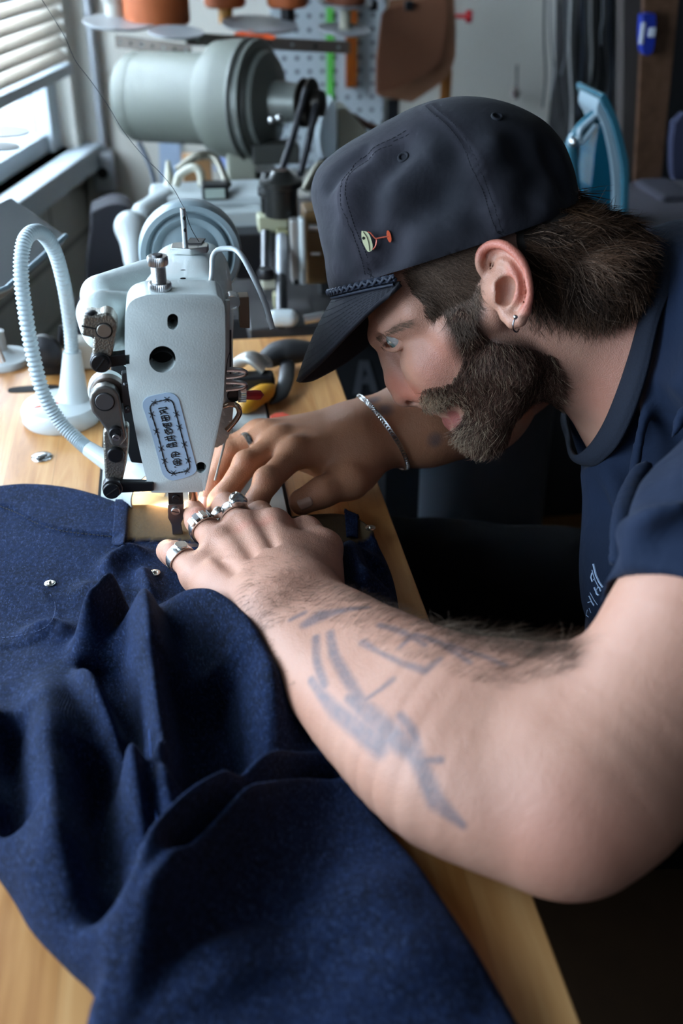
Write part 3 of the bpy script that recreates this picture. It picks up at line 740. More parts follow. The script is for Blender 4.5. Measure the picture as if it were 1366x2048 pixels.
m_rib, t, b = nt('navy_ribbing'); w = tex(t, 'Noise', scale=700, detail=1); t.links.new(mixc(t, w.outputs[0], srgb('#09101d'), srgb('#0f192c')), b.inputs['Base Color']); b.inputs['Roughness'].default_value = .9; bump(t, b, w.outputs[0], .5, .0006)
o = np_mesh('collar', np.array(V), np.array(F), m_rib, SHIRT); md = o.modifiers.new('s', 'SOLIDIFY'); md.thickness = .003; md.offset = 0
# pale chest print
pr = MB()
for L, r in (([(1187, 1128), (1192, 1150), (1199, 1165), (1206, 1175), (1212, 1184)], .0009), ([(1184, 1140), (1190, 1160), (1198, 1176), (1207, 1188)], .0004), ([(1184, 1146), (1182, 1155), (1185, 1164)], .0009), ([(1189, 1159), (1190, 1160)], .0013), ([(1189, 1175), (1192, 1182), (1197, 1174), (1200, 1176), (1202, 1183)], .0009), ([(1192, 1180), (1194, 1188), (1198, 1191)], .0009),
             ([(1180, 1185), (1188, 1200), (1195, 1210)], .0003), ([(1178, 1192), (1182, 1200), (1188, 1212)], .0005), ([(1176, 1205), (1183, 1203), (1188, 1210)], .0006), ([(1175, 1220), (1173, 1230), (1177, 1234)], .0005), ([(1178, 1216), (1182, 1226)], .0003)):
    P = [snap(SHB, *q)[0] for q in L]; P = [p for p in P if p is not None and DEP(p) > .7]
    if len(P) > 1: pr.tube([p - ray(1190, 1180) * .0006 for p in P], r, 6, flat=.6)
if pr.n: pr.build('chest_print', mat('print_ink', '#a8bcd8', .8), SHIRT, kind='stuff')
# black trousers: both thighs run under the table
Tt = SDF()
hipL = Vector((.50, .66, .52)); hipR = Vector((.50, .86, .52)); knL = Vector((.08, .66, .53)); knR = Vector((.08, .99, .545))
Tt.cone(hipL, hipR, .11, .11, .03); Tt.cone(hipL, knL, .095, .07, .04); Tt.cone(hipR, knR, .095, .072, .04)
Tt.cone(knL, (.14, .66, .12), .06, .045, .02); Tt.cone(knR, (.14, 1.0, .12), .06, .045, .02); Tt.cone((.52, .76, .56), (.50, .76, .66), .11, .10, .03)
TV, TF = Tt.mesh(.006, 12, lambda P: fbm(P, 30, 4, 2) * .003)
np_mesh('trousers', TV, TF, mat('black_twill', (.0035, .0035, .004), 1, nz=.2, spec=.08), PERSON)
# shoes
for y in (.66, 1.0):
    sh = MB(); pts = [(.20, y, .045), (.14, y, .05), (.06, y, .04), (.0, y, .03)]; sh.tube(pts, [.035, .045, .043, .03], 16); sh.build('shoe', mat('black_shoe', (.01, .01, .01), .5), PERSON, smooth=60)
# ---------------- cap
m_cap, t, b = nt('washed_canvas')
n1 = tex(t, scale=16, detail=5); n2 = tex(t, scale=1600, detail=2)
cb = mixc(t, ramp(t, n1.outputs[0], [(.35, (0, 0, 0)), (.68, (1, 1, 1))]), srgb('#171920'), srgb('#28282f'))
cb = mixc(t, mth(t, 'MULTIPLY', att(t, 'fade').outputs['Fac'], .5), cb, srgb('#3a363f'))
t.links.new(cb, b.inputs['Base Color']); b.inputs['Roughness'].default_value = .85; b.inputs['Specular IOR Level'].default_value = .25; b.inputs['Sheen Weight'].default_value = .03
p1 = bump(t, None, n2.outputs[0], .3, .0003); bump(t, b, tex(t, scale=26, detail=4, dist=.3).outputs[0], .35, .004, p1)
CAP = thing('cap', H(905, 520, 0), 'faded dark navy five panel cap worn by the man', 'cap')
cc0 = (905, 470); CC = H(*cc0, 0)
ol = [(668, 590), (655, 525), (642, 450), (633, 392), (645, 352), (690, 308), (745, 272), (800, 243), (850, 222), (900, 209), (950, 206), (1000, 213), (1050, 230), (1095, 255), (1128, 292), (1147, 340), (1156, 395), (1160, 450), (1150, 540), (1050, 640), (905, 680), (770, 670)]
P2 = [H(x, y, 0) - CC for x, y in ol]; XY = np.array([(p.dot(EF), p.dot(EU)) for p in P2]); th = np.arctan2(XY[:, 1], XY[:, 0]); rd = np.hypot(XY[:, 0], XY[:, 1])
od = np.argsort(th); th = th[od]; rd = rd[od]; th3 = np.concatenate([th - 2 * math.pi, th, th + 2 * math.pi]); rd3 = np.tile(rd, 3)
tt = np.linspace(-math.pi, math.pi, 2048, endpoint=False); Rt = np.interp(tt, th3, rd3); ker = np.exp(-np.linspace(-2, 2, 61) ** 2); ker /= ker.sum()
Rt = np.convolve(np.tile(Rt, 3), ker, 'same')[2048:4096]
NT, NP2 = 220, 120; Wc = .082
rf = H(668, 590, 0); rb = H(1152, 432, 0); rd_ = (rf - rb).normalized(); rn = EL.cross(rd_).normalized(); rn = rn if rn.dot(EU) > 0 else -rn
def bmin(w): return -.0085 * (abs(w) / .08) ** 2
V = []; fade = []
for i in range(NT):
    a = -math.pi + 2 * math.pi * i / NT; R_ = np.interp(a, tt, Rt)
    for j in range(NP2 + 1):
        ph = -math.pi / 2 + math.pi * j / NP2; c = max(0, math.cos(ph)) ** .66; s = math.copysign(abs(math.sin(ph)) ** .86, math.sin(ph))
        p = CC + (EF * math.cos(a) + EU * math.sin(a)) * (R_ * c) + EL * (Wc * s)
        V.append(p)
V = np.array([tuple(p) for p in V])
ap = V - np.array(rb); bb = ap @ np.array(rn); ww = ((V - np.array(HC)) @ np.array(EL)); lim = np.array([bmin(w) for w in ww])
cl = bb < lim; V2 = V + np.where(cl, lim - bb, 0)[:, None] * np.array(rn)
F = []
for i in range(NT):
    i2 = (i + 1) % NT
    for j in range(NP2):
        q = (i * (NP2 + 1) + j, i2 * (NP2 + 1) + j, i2 * (NP2 + 1) + j + 1, i * (NP2 + 1) + j + 1)
        if not all(cl[k] for k in q): F.append(q)
CVb = bvh_of(V2, F)
def snapc(L): return [p for p in (snap(CVb, *q)[0] for q in L) if p is not None]
seams = [[(856, 213), (902, 252), (937, 303), (965, 367), (988, 430), (1003, 478)], [(812, 262), (740, 300), (701, 332), (689, 384), (701, 442), (718, 488), (730, 534), (735, 568)], [(818, 248), (700, 305), (640, 370)], [(856, 213), (950, 208), (1060, 240), (1130, 300)]]
sp = []
dd_ = np.full(len(V2), 9.)
for L in seams[:2]:
    s3 = snapc([tuple(q) for q in spline([(x, y, 0) for x, y in L], 40)[:, :2]]); sp.append(s3); dd_ = np.minimum(dd_, dpoly(V2, s3)); dd_ = np.minimum(dd_, dpoly(V2, [mir(p) for p in s3]))
Nn = V2 - np.array(CC); Nn /= np.linalg.norm(Nn, axis=1)[:, None] + 1e-9
# soft dents and folds of the unstructured crown
fo = [([(800, 300), (740, 380), (735, 430)], .012, -.004), ([(880, 400), (820, 440), (780, 500), (760, 540)], .014, -.005), ([(1040, 300), (1080, 340), (1060, 400)], .013, -.004), ([(960, 330), (990, 300)], .012, .003), ([(700, 400), (690, 480)], .010, .002), ([(830, 470), (900, 440)], .016, .004), ([(720, 310), (660, 370)], .007, -.003), ([(1000, 420), (1080, 410)], .012, .003), ([(800, 370), (860, 330)], .014, .003), ([(1100, 300), (1130, 380)], .008, -.003), ([(840, 540), (950, 500)], .006, -.0015)]
off = fbm(V2, 38, 9, 2) * .0011
for L, w, h in fo:
    s3 = snapc(L)
    if len(s3) > 1: off += h * np.exp(-(dpoly(V2, s3) / w) ** 2)
off *= 1.7; off += .0010 * np.exp(-(dd_ / .0042) ** 2) - .0012 * np.exp(-(dd_ / .0010) ** 2)
edge = np.clip((bb - lim) / .004, 0, 1)
V3 = V2 + Nn * (off * edge)[:, None]
fade = np.clip(1 - dd_ / .012, 0, 1) * .6 + np.clip(fbm(V2, 25, 2, 3) * .8, 0, 1)
used = np.zeros(len(V3), bool); F = np.array(F); used[F.ravel()] = True; remap = np.cumsum(used) - 1; F = remap[F]; V3 = V3[used]; fade = fade[used]
crown = np_mesh('crown', V3, F, m_cap, CAP, {'fade': fade}); bm = bmesh.new(); bm.from_mesh(crown.data); bmesh.ops.remove_doubles(bm, verts=bm.verts, dist=.0001); bmesh.ops.recalc_face_normals(bm, faces=bm.faces); bm.to_mesh(crown.data); bm.free()
for p in crown.data.polygons: p.use_smooth = True
CVb = bvh_of(V3, F)
# stitches: little thread dashes either side of each seam
st = MB()
for s3 in sp:
    P = spline(s3, 150)
    for o_ in (-.0022, .0022):
        for i in range(0, 148, 3):
            a = Vector(P[i]); b_ = Vector(P[i + 2]); t_ = (b_ - a).normalized(); n_ = (a - CC).normalized(); s_ = t_.cross(n_)
            q = []
            for z in (a, b_):
                h = CVb.find_nearest(z + s_ * o_); q.append(h[0] + n_ * .0002)
            st.tube(q, .00022, 5)
# brim
eb = [(668, 590, 0), (671, 590, 28), (692, 585, 50), (738, 574, 66), (797, 562, 78)]
ee = [(592, 762, 0), (593, 762, 14), (603, 754, 27), (640, 722, 45), (690, 670, 60), (745, 614, 72), (799, 565, 79)]
bs1 = spline([H(*q) for q in eb], 24); es1 = spline([H(*q) for q in ee], 24)
def full(S1): L = [Vector(p) for p in S1]; return [mir(p) for p in L[::-1]][:-1] + L
bF = full(bs1); eF = full(es1); nb_ = len(bF); V = []; F = []; NB = 22
for i in range(nb_):
    for j in range(NB + 1):
        u = j / NB; p = bF[i] * (1 - u) + eF[i] * u; s_ = 1 - abs(2 * i / (nb_ - 1) - 1)
        p = p + rn * (.004 * math.sin(math.pi * u) * s_ - .00035 * (j % 2)); V.append(tuple(p))
for i in range(nb_ - 1):
    for j in range(NB): F.append((i * (NB + 1) + j, i * (NB + 1) + j + 1, (i + 1) * (NB + 1) + j + 1, (i + 1) * (NB + 1) + j))
br = np_mesh('brim', np.array(V), np.array(F), m_cap, CAP, {'fade': np.zeros(len(V))}); md = br.modifiers.new('s', 'SOLIDIFY'); md.thickness = .0032; md.offset = -1; md.use_rim = True
VB = np.array(V).reshape(nb_, NB + 1, 3)
for r_ in range(1, 10):
    u = r_ / 10; j = int(u * NB); row = VB[:, j] * (1 - (u * NB - j)) + VB[:, j + 1] * (u * NB - j); P = spline(row, 170)
    for i in range(60, 168, 3): st.tube([Vector(P[i]) + rn * .0002, Vector(P[i + 2]) + rn * .0002], .00016, 4)
o = st.build('stitching', mat('cap_thread', '#10131c', .9), CAP); o['kind'] = 'stuff'
# braided cord
cord = MB(); Pb = sv([p + rn * .0035 + (p - CC).normalized() * .0032 for p in bF], 260)
for k in range(4):
    Q = []
    for i, p in enumerate(Pb):
        t_ = (Pb[min(i + 1, 259)] - Pb[max(i - 1, 0)]).normalized(); n_ = rn; s_ = t_.cross(n_); a = i * .40 * (1 if k % 2 else -1) + k * 1.57
        Q.append(p + n_ * (.0019 * math.sin(a)) + s_ * (.0012 * math.cos(a) + (.0004 if k % 2 else 0)))
    cord.tube(Q, .00115, 6)
cord.tube([p - rn * .0045 - (p - CC).normalized() * .0008 for p in Pb[::5]], .0011, 6)
cord.build('braided_cord', mat('cord', '#121c2e', .7), CAP, smooth=60)
# button and eyelets
bp = H(822, 236, 0); MB().ball(bp - EU * .001, (.0075, .0075, .0032), 24, Matrix((EF, EL, EU)).transposed()).build('button', m_cap, CAP, smooth=80)
for q in ((807, 315), (994, 234)):
    p, n_ = snap(CVb, *q)
    if p is not None:
        n_ = n_ if n_.dot(CAM - p) > 0 else -n_
        a = n_.orthogonal().normalized(); b_ = n_.cross(a); L = [p + n_ * .0004 + (a * math.cos(x) + b_ * math.sin(x)) * .0034 for x in np.linspace(0, 6.283, 25)[:-1]]
        e = MB().tube(L, .0011, 8, closed=True); e.lathe([(.0022, 0), (.0001, .0001)], p + n_ * .0002, n_, 12); e.build('eyelet', mat('cap_thread', '#10131c', .9), CAP, smooth=60)
# ---------------- enamel pin
p0, n0 = snap(CVb, 752, 482); n0 = (n0 if n0.dot(CAM - p0) > 0 else -n0); n0 = (n0 * .3 + (CAM - p0).normalized()).normalized(); pc = p0 + n0 * .0022
def PP(x, y, o=0): return PL(680 + x / 9.757, 420 + y / 9.757, pc + n0 * o, n0)
PIN = thing('enamel_pin', PP(550, 620), 'small cream and coral cocktail glass pin on the side of the cap', 'pin')
ov_ = [(420, 410), (470, 415), (530, 430), (580, 500), (615, 600), (635, 690), (630, 770), (600, 805), (545, 812), (490, 730), (440, 620), (418, 500)]
ov_ = [tuple(q) for q in spline([(x, y, 0) for x, y in ov_ + [ov_[0]]], 40)[:-1, :2]]
MB().prism([PP(x, y, .0006) for x, y in ov_], -n0 * .0012).build('bowl_fill', mat('enamel_cream', '#dfe0b4', .25, coat=.6), PIN)
cor = mat('enamel_coral', '#e2603c', .3, coat=.5); rim = MB(); 
rim.tube([PP(*q, .0005) for q in [(540, 425), (590, 440), (640, 500), (680, 545), (710, 565), (715, 600), (705, 680), (680, 730), (640, 775)]], .0005, 8); rim.tube([PP(*q, .0005) for q in [(700, 560), (800, 540), (940, 515)]], .00055, 8); rim.build('stem', mat('enamel_salmon', '#c8604a', .3, .2), PIN)
MB().prism([PP(955 + 42 * math.cos(a) * 1.0 + 38 * math.sin(a) * .55, 515 + 118 * math.sin(a), .0008) for a in np.linspace(0, 6.283, 25)[:-1]], -n0 * .001).build('foot', cor, PIN)
dk = MB().tube([PP(*q, .0009) for q in [(450, 425), (520, 520), (560, 640), (575, 800)]], .00022, 6)
dk.lathe([(.0011, 0), (.0009, .0003)], PP(460, 550, .0006), n0, 14); dk.build('outline', mat('pin_line', '#1c2014', .4), PIN)
silver = mat('silver', (.72, .71, .69), .24, 1.0, bmp=.1, bscale=250); dsil = mat('blackened_silver', (.12, .11, .11), .3, 1.0)
def band(name, P, t0, rad, wid, thk, label, extra=None, tilt=0):
    a, c = Vector(P[0]), Vector(P[1]); p = a.lerp(c, t0); ax = (c - a).normalized(); up = (CAM - p); up = (up - ax * up.dot(ax)).normalized(); up = (up + Vector((0, 0, .6))).normalized(); up = (up - ax * up.dot(ax)).normalized(); sd = ax.cross(up)
    th_ = thing(name, p, label, 'ring')
    m = MB(); n = 40; V = []; F = []
    for i in range(n):
        an = 2 * math.pi * i / n; d = up * math.cos(an) + sd * math.sin(an); f = 1 + (1.0 if extra else .15) * max(0, math.cos(an)) ** 2; w = wid * f / 2
        for (rr, hh) in ((rad, -w), (rad + thk * .8, -w), (rad + thk * (1 + .5 * max(0, math.cos(an))), 0), (rad + thk * .8, w), (rad, w)): V.append(p + d * rr + ax * hh)
    for i in range(n):
        for j in range(5): F.append((i * 5 + j, i * 5 + (j + 1) % 5, ((i + 1) % n) * 5 + (j + 1) % 5, ((i + 1) % n) * 5 + j))
    m.add(V, F); m.build('band', silver, th_, smooth=50)
    return th_, p, ax, up, sd, rad + thk
r_, p, ax, up, sd, R_ = band('ring', F1['p'], .72, .0103, .0050, .0012, 'silver faceted signet ring on the little finger of the near hand', True)
f = MB(); q = p + (up * .9 + sd * .45).normalized() * (R_ + .0004); u2 = (up * .9 + sd * .45).normalized(); s2 = ax.cross(u2)
f.prism([q + ax * (x * .0048) + s2 * (y * .0046) for x, y in ((-1, -.5), (-.5, -1), (.5, -1), (1, -.5), (1, .5), (.5, 1), (-.5, 1), (-1, .5))], u2 * .0012).build('signet_face', silver, r_, bevel=.0005)
r_, p, ax, up, sd, R_ = band('ring', F1['r'], .70, .0110, .0056, .0014, 'chunky silver ring with dark inlay bars on the ring finger of the near hand', True)
for sg in (.75, .30, -.15, -.55):
    u2 = (up * math.cos(sg) + sd * math.sin(sg)); s2 = ax.cross(u2); q = p + u2 * (R_ + .0002)
    MB().prism([q + ax * (x * .0046) + s2 * (y * .0020) for x, y in ((-1, -1), (1, -1), (1, 1), (-1, 1))], u2 * .0014).build('inlay' if sg > .3 else 'face_bar', dsil if sg in (.75, -.15) else silver, r_, bevel=.0004)
r_, p, ax, up, sd, R_ = band('ring', F1['m'], .50, .0118, .0054, .0016, 'heavy polished silver skull ring on the middle finger of the near hand', True)
k_ = SDF(); q = p + (up * .85 + sd * .45).normalized() * (R_ + .002); u2 = (up * .85 + sd * .45).normalized(); s2 = ax.cross(u2)
k_.ball(q, .0062, .002); k_.ball(q - ax * .004 + s2 * .003, .0042, .002); k_.ball(q - ax * .004 - s2 * .003, .0042, .002); k_.cone(q, q + ax * .007, .0048, .003, .002)
for s_ in (1, -1): k_.ball(q + u2 * .0052 + s2 * (.0026 * s_) + ax * .001, .0018, .001, True)
kv, kf = k_.mesh(.0005, 12); np_mesh('skull', kv, kf, silver, r_)
k2 = SDF(); q2 = p + (up * .75 - sd * .65).normalized() * (R_ + .0012); k2.ball(q2, .0045, .001); k2.cone(q2, q2 - sd * .004, .0038, .0025, .002); kv, kf = k2.mesh(.0005, 12); np_mesh('side_ornament', kv, kf, silver, r_)
r_, p, ax, up, sd, R_ = band('ring', F2['r'], .50, .0104, .0042, .0009, 'plain silver band on the ring finger of the far hand', None)
# bracelet around the far wrist
wc = T(768, 866, .797); wax = (T(842, 838, .80) - T(722, 874, .795)).normalized(); wu = Vector((0, 0, 1)); wu = (wu - wax * wu.dot(wax)).normalized(); ws = wax.cross(wu)
BR = thing('bracelet', wc, 'silver curb chain bracelet around the far wrist', 'bracelet')
loop = []
for i in range(60):
    a = 2 * math.pi * i / 60; d = wu * math.cos(a) + ws * math.sin(a); c0 = wc + wax * (-.012 * math.cos(a))
    h = BODY_BVH.ray_cast(c0 + d * .05, -d, .05); p = h[0] + d * .0016 if h[0] is not None else c0 + d * .028
    loop.append(p)
lm = MB(); L = sv(loop + [loop[0]], 75)[:-1]
for i in range(0, 74):
    t_ = (L[(i + 1) % 74] - L[i - 1]).normalized(); o_ = (L[i] - wc); o_ = (o_ - t_ * o_.dot(t_)).normalized(); s_ = t_.cross(o_); tw = .55
    nn = (o_ * math.cos(tw) + s_ * math.sin(tw)); bn = t_.cross(nn)
    lm.tube([L[i] + t_ * (.0021 * math.cos(a)) + bn * (.0017 * math.sin(a)) for a in np.linspace(0, 6.283, 11)[:-1]], .0006, 5, closed=True)
o = lm.build('chain_links', silver, BR, smooth=70)
# ear ring
e0 = H(1032, 635, 93); EA = thing('earring', e0, 'small silver captive bead hoop earring in the man\'s ear lobe', 'earring')
pts = [H(1033, 633, 92), H(1030, 637, 95), H(1027, 645, 95.5), H(1026, 653, 95), H(1028, 661, 93), H(1034, 664, 90), H(1038, 658, 86)]
MB().tube(sv(pts, 30), .00055, 8).build('hoop', mat('steel_dark', (.25, .25, .27), .2, 1), EA, smooth=60); MB().ball(H(1031, 634, 95), .0017, 14).build('bead', silver, EA, smooth=80)
# ---------------- work table
w_t = wood('maple', '#985f2a', '#b88349', '#d0a36c', .042)
TB = thing('sewing_table', (-.085, .6, 0), 'long pale maple laminated sewing table under the machine and denim', 'table')
MB().box((-.086, .63, .732), (.486, 1.08, .036)).build('table_top', w_t, TB, bevel=.0015)
for x in (-.28, .08):
    for y in (.16, 1.10): MB().box((x, y, .366), (.04, .04, .696)).build('leg', mat('dark_steel', (.03, .03, .035), .5, .6), TB)
# bare slot and steel button let into the top
p = T(67, 778); q = [p + Vector((.026 * math.copysign(abs(math.cos(a)) ** .6, math.cos(a)), .008 * math.copysign(abs(math.sin(a)) ** .6, math.sin(a)), .0006)) for a in np.linspace(0, 6.283, 33)[:-1]]
MB().prism(q, (0, 0, -.002)).build('cord_slot', mat('void', (.004, .003, .003), .9), TB)
tag(MB().lathe([(.0001, .0032), (.004, .003), (.0085, .0022), (.0098, .0008), (.0098, 0)], T(84, 915), n=40).build('steel_button', mat('polished_steel', (.6, .6, .6), .15, 1), smooth=60), 'round polished steel plug on the table left of the machine', 'button')
# ---------------- denim trousers being sewn
m_den, t, b = nt('raw_denim')
mp = mapp(t, (1, 1, 1), (0, 0, .6)); wv = t.nodes.new('ShaderNodeTexWave'); wv.wave_type = 'BANDS'; wv.bands_direction = 'DIAGONAL'; wv.inputs['Scale'].default_value = 800; wv.inputs['Distortion'].default_value = 1.5; wv.inputs['Detail'].default_value = 2; t.links.new(mp, wv.inputs[0])
n1 = tex(t, scale=620, detail=4, rough=.8, vec=mapp(t, (1, .45, 1), (0, 0, .35))); n2 = tex(t, scale=26, detail=5); n3 = tex(t, scale=260, detail=3)
cc = mixc(t, ramp(t, n2.outputs[0], [(.3, (0, 0, 0)), (.7, (1, 1, 1))]), srgb('#080d19'), srgb('#121e38'))
cc = mixc(t, ramp(t, n1.outputs[0], [(.52, (0, 0, 0)), (.70, (.85, .85, .85))]), cc, srgb('#3c4c72'))
cc = mixc(t, mth(t, 'MULTIPLY', ramp(t, n3.outputs[0], [(.42, (0, 0, 0)), (.68, (1, 1, 1))]), .5), cc, srgb('#1a2b4f'))
cc = mixc(t, mth(t, 'MULTIPLY', att(t, 'inside').outputs['Fac'], ramp(t, n1.outputs[0], [(.3, (.8, .8, .8)), (.6, (1, 1, 1))])), cc, srgb('#5a4a33'))
cc = mixc(t, att(t, 'thread').outputs['Fac'], cc, srgb('#0b0d14'))
t.links.new(cc, b.inputs['Base Color']); b.inputs['Roughness'].default_value = .85; b.inputs['Specular IOR Level'].default_value = .12; b.inputs['Sheen Weight'].default_value = .05; b.inputs['Sheen Roughness'].default_value = .4; b.inputs['Sheen Tint'].default_value = (.35, .5, .9, 1)
p1 = bump(t, None, wv.outputs[0], .35, .0005); p2 = bump(t, None, n1.outputs[0], .3, .0004, p1); bump(t, b, n3.outputs[0], .25, .0012, p2)
OUT = [(-160, 985), (0, 966), (60, 962), (130, 968), (190, 982), (250, 1002), (300, 1004), (340, 1010), (420, 1022), (480, 1024), (560, 1028), (640, 1022), (690, 1024), (728, 1046), (760, 1085), (783, 1135), (796, 1190), (800, 1240), (800, 1330), (770, 1430), (712, 1520), (716, 1560), (735, 1600), (830, 1722), (930, 1870), (1045, 2048), (1140, 2230), (1100, 2500), (100, 2500), (165, 2060), (187, 1985), (132, 1925), (60, 1848), (0, 1752), (-160, 1540), (-400, 1400), (-420, 1050)]
OW = [T(x, y, .757) for x, y in OUT]; OWxy = [(p.x, p.y) for p in OW]
st_ = .002; gx = np.arange(-.36, .20, st_); gy = np.arange(.115, .90, st_); X, Y = np.meshgrid(gx, gy, indexing='ij')
OWs = [tuple(q) for q in spline([(x, y, 0) for x, y in OWxy + [OWxy[0]]], 300)[:-1, :2]]; OWxy = OWs; ins = inpoly(X, Y, OWxy); Pxy = np.stack([X.ravel(), Y.ravel()], 1)
def d2(Pp, L):
    D = np.full(len(Pp), 9.); S_ = np.zeros(len(Pp)); n = len(L) - 1
    for i in range(n):
        a = np.array(L[i][:2]); ba = np.array(L[i + 1][:2]) - a; u = np.clip((Pp - a) @ ba / (ba @ ba + 1e-12), 0, 1); dv = Pp - a - u[:, None] * ba; d = np.hypot(dv[:, 0], dv[:, 1])
        sg = np.sign(ba[0] * dv[:, 1] - ba[1] * dv[:, 0]); m = d < np.abs(D); D = np.where(m, d * np.where(sg == 0, 1, sg), D); S_ = np.where(m, (i + u) / n, S_)
    return D, S_
de = np.abs(d2(Pxy, OWxy + [OWxy[0]])[0]).reshape(X.shape)
sm = lambda v: np.clip(v, 0, 1) ** 2 * (3 - 2 * np.clip(v, 0, 1))
PXY = Pxy
base = .0045 + .011 * sm((.66 - Y) / .12)
# ridges: (pixels, height, half width left of travel, half width right)
RG = [([(255, 1205), (290, 1225), (305, 1300), (312, 1400), (318, 1500), (335, 1640), (350, 1730)], .034, .012, .020),
      ([(152, 1300), (175, 1375), (225, 1460), (262, 1560), (285, 1650), (318, 1750)], .026, .018, .0065),
      ([(150, 1300), (190, 1262), (230, 1215), (262, 1200)], .028, .010, .008),
      ([(95, 1330), (100, 1450), (112, 1600), (140, 1760), (190, 1900)], .015, .020, .018),
      ([(0, 1400), (-30, 1560), (20, 1700)], .012, .015, .012),
      ([(270, 1195), (340, 1222), (430, 1262), (500, 1330), (545, 1420), (540, 1500), (480, 1600)], .024, .013, .022),
      ([(680, 1500), (600, 1530), (540, 1572), (450, 1645), (370, 1712), (308, 1785), (256, 1868), (205, 1975)], .028, .007, .009),
      ([(690, 1555), (574, 1590), (487, 1672), (400, 1768), (328, 1862), (287, 1938), (225, 2060)], .024, .0075, .03),
      ([(680, 1075), (700, 1130), (722, 1190), (730, 1280)], .018, .020, .012), ([(640, 1150), (660, 1220), (640, 1300)], .014, .014, .014),
      ([(215, 1180), (222, 1130), (262, 1108), (310, 1118)], .007, .007, .006), ([(282, 1130), (292, 1170), (310, 1215)], .008, .005, .004),
      ([(130, 1190), (180, 1185), (215, 1200), (240, 1240)], .005, .010, .012), ([(20, 1290), (110, 1265), (150, 1300)], .006, .008, .012),
      ([(640, 1750), (800, 1900), (900, 2100)], .008, .035, .035), ([(420, 1900), (480, 2050)], .006, .03, .03), ([(700, 1010), (740, 1050), (768, 1110)], .010, .008, .006)]
VL = [([(200, 1300), (235, 1380), (268, 1480), (290, 1600)], .022, .012), ([(190, 1500), (192, 1650), (215, 1790), (238, 1870)], .010, .010), ([(20, 1450), (25, 1560), (45, 1680)], .008, .012), ([(390, 1380), (415, 1480), (420, 1560), (400, 1640)], .016, .020), ([(480, 1200), (560, 1300), (610, 1420)], .010, .010), ([(700, 1535), (600, 1562), (500, 1635), (420, 1722), (340, 1810)], .012, .0045), ([(300, 1530), (312, 1640), (326, 1748)], .010, .0035), ([(745, 1110), (760, 1180)], .008, .008)]
hh = base + .0016 * (fbm(np.c_[Pxy, np.zeros(len(Pxy))], 40, 4, 3)).reshape(X.shape) * sm((.70 - Y) / .1)
acc = np.zeros(X.shape)
for L, h, wl, wr_ in RG:
    Q = spline([T(x, y, .75 + h * .8) for x, y in L], len(L) * 6); D, U = d2(Pxy, Q); D = D.reshape(X.shape); U = U.reshape(X.shape)
    e = sm(np.minimum(U, 1 - U) / .34) * .92 + .08; r = h * e * np.exp(-np.abs(D / np.where(D > 0, wl, wr_)) ** 1.8)
    acc = (acc ** 3 + r ** 3) ** (1 / 3)
hh = hh + acc * 1.75
for L, h, w_ in VL:
    Q = spline([T(x, y, .765) for x, y in L], len(L) * 6); D, U = d2(Pxy, Q); D = np.abs(D).reshape(X.shape); U = U.reshape(X.shape)
    hh = hh - 2.4 * h * sm(np.minimum(U, 1 - U) / .12) * np.exp(-(D / w_) ** 2)
hh = np.maximum(hh, .0012)
for _ in range(3):
    for ax_i in (0, 1):
        q_ = np.pad(hh, [(1, 1) if a_ == ax_i else (0, 0) for a_ in (0, 1)], 'edge'); hh = (q_[:-2] + 2 * q_[1:-1] + q_[2:]) / 4 if ax_i == 0 else (q_[:, :-2] + 2 * q_[:, 1:-1] + q_[:, 2:]) / 4
hh = hh * sm(de / .009) ** .35
# flat-felled seams and waistband step
thr = np.zeros(X.shape); insd = np.zeros(X.shape)
WBL = [(-160, 1010), (0, 1010), (35, 1024), (76, 1045), (129, 1060), (222, 1071), (252, 1078), (375, 1080), (470, 1090), (600, 1092), (690, 1090), (720, 1085)]
Qw = spline([T(x, y, .757) for x, y in WBL], 80); Dw, Uw = d2(Pxy, Qw); Dw = Dw.reshape(X.shape)
up_ = np.where(Dw > 0, 1, 0) * (Y > .70) if False else (Dw > 0)
hh = hh + .003 * sm(Dw / .0012 + .5)
def stitch(L, w=.0004, z=.757, on=.0022, offd=.001, amp=.0006):
    global thr, hh
    Q = spline([T(x, y, z) for x, y in L], len(L) * 8); D, U = d2(Pxy, Q); ln = np.linalg.norm(np.diff(Q, axis=0), axis=1).sum(); s = (U * ln) % (on + offd)
    m = (np.abs(D) < max(w, st_ * .35)); thr = np.maximum(thr, (m & (s < on)).reshape(X.shape) * .9); hh = hh - (amp * np.exp(-(D / .0012) ** 2)).reshape(X.shape)
insd = ((Dw > 0) & (X > T(256, 1040, .757).x)).astype(float)
G_in = np.array([(p.x, p.y) for p in [T(690, 1020, .757), T(728, 1046, .757), T(716, 1085, .76), T(600, 1090, .757), T(600, 1020, .757)]])
# pocket piece lines
for L, wl in (([(-10, 1282), (40, 1278), (90, 1265), (112, 1240), (116, 1205), (100, 1180)], .0018), ([(245, 1090), (222, 1130), (213, 1180), (212, 1230)], .0014)):
    Q = spline([T(x, y, .765) for x, y in L], len(L) * 8); D, U = d2(Pxy, Q); hh = hh + (.0016 * (1 / (1 + np.exp(-np.clip(D / .0008, -30, 30))) - .5) * np.exp(-np.abs(D) / .02)).reshape(X.shape)
Z = .7502 + hh
idx = -np.ones(X.shape, int); ok = ins | (de < st_ * .72); idx[ok] = np.arange(ok.sum())
V = np.stack([X[ok], Y[ok], Z[ok]], 1)
OE = spline([(x, y, 0) for x, y in OWxy + [OWxy[0]]], 1400)[:, :2]; nb2 = np.where(de[ok] < st_ * .72)[0]
for i_ in nb2:
    j_ = np.argmin((OE[:, 0] - V[i_, 0]) ** 2 + (OE[:, 1] - V[i_, 1]) ** 2)
    V[i_, :2] = OE[j_]; V[i_, 2] = .7508
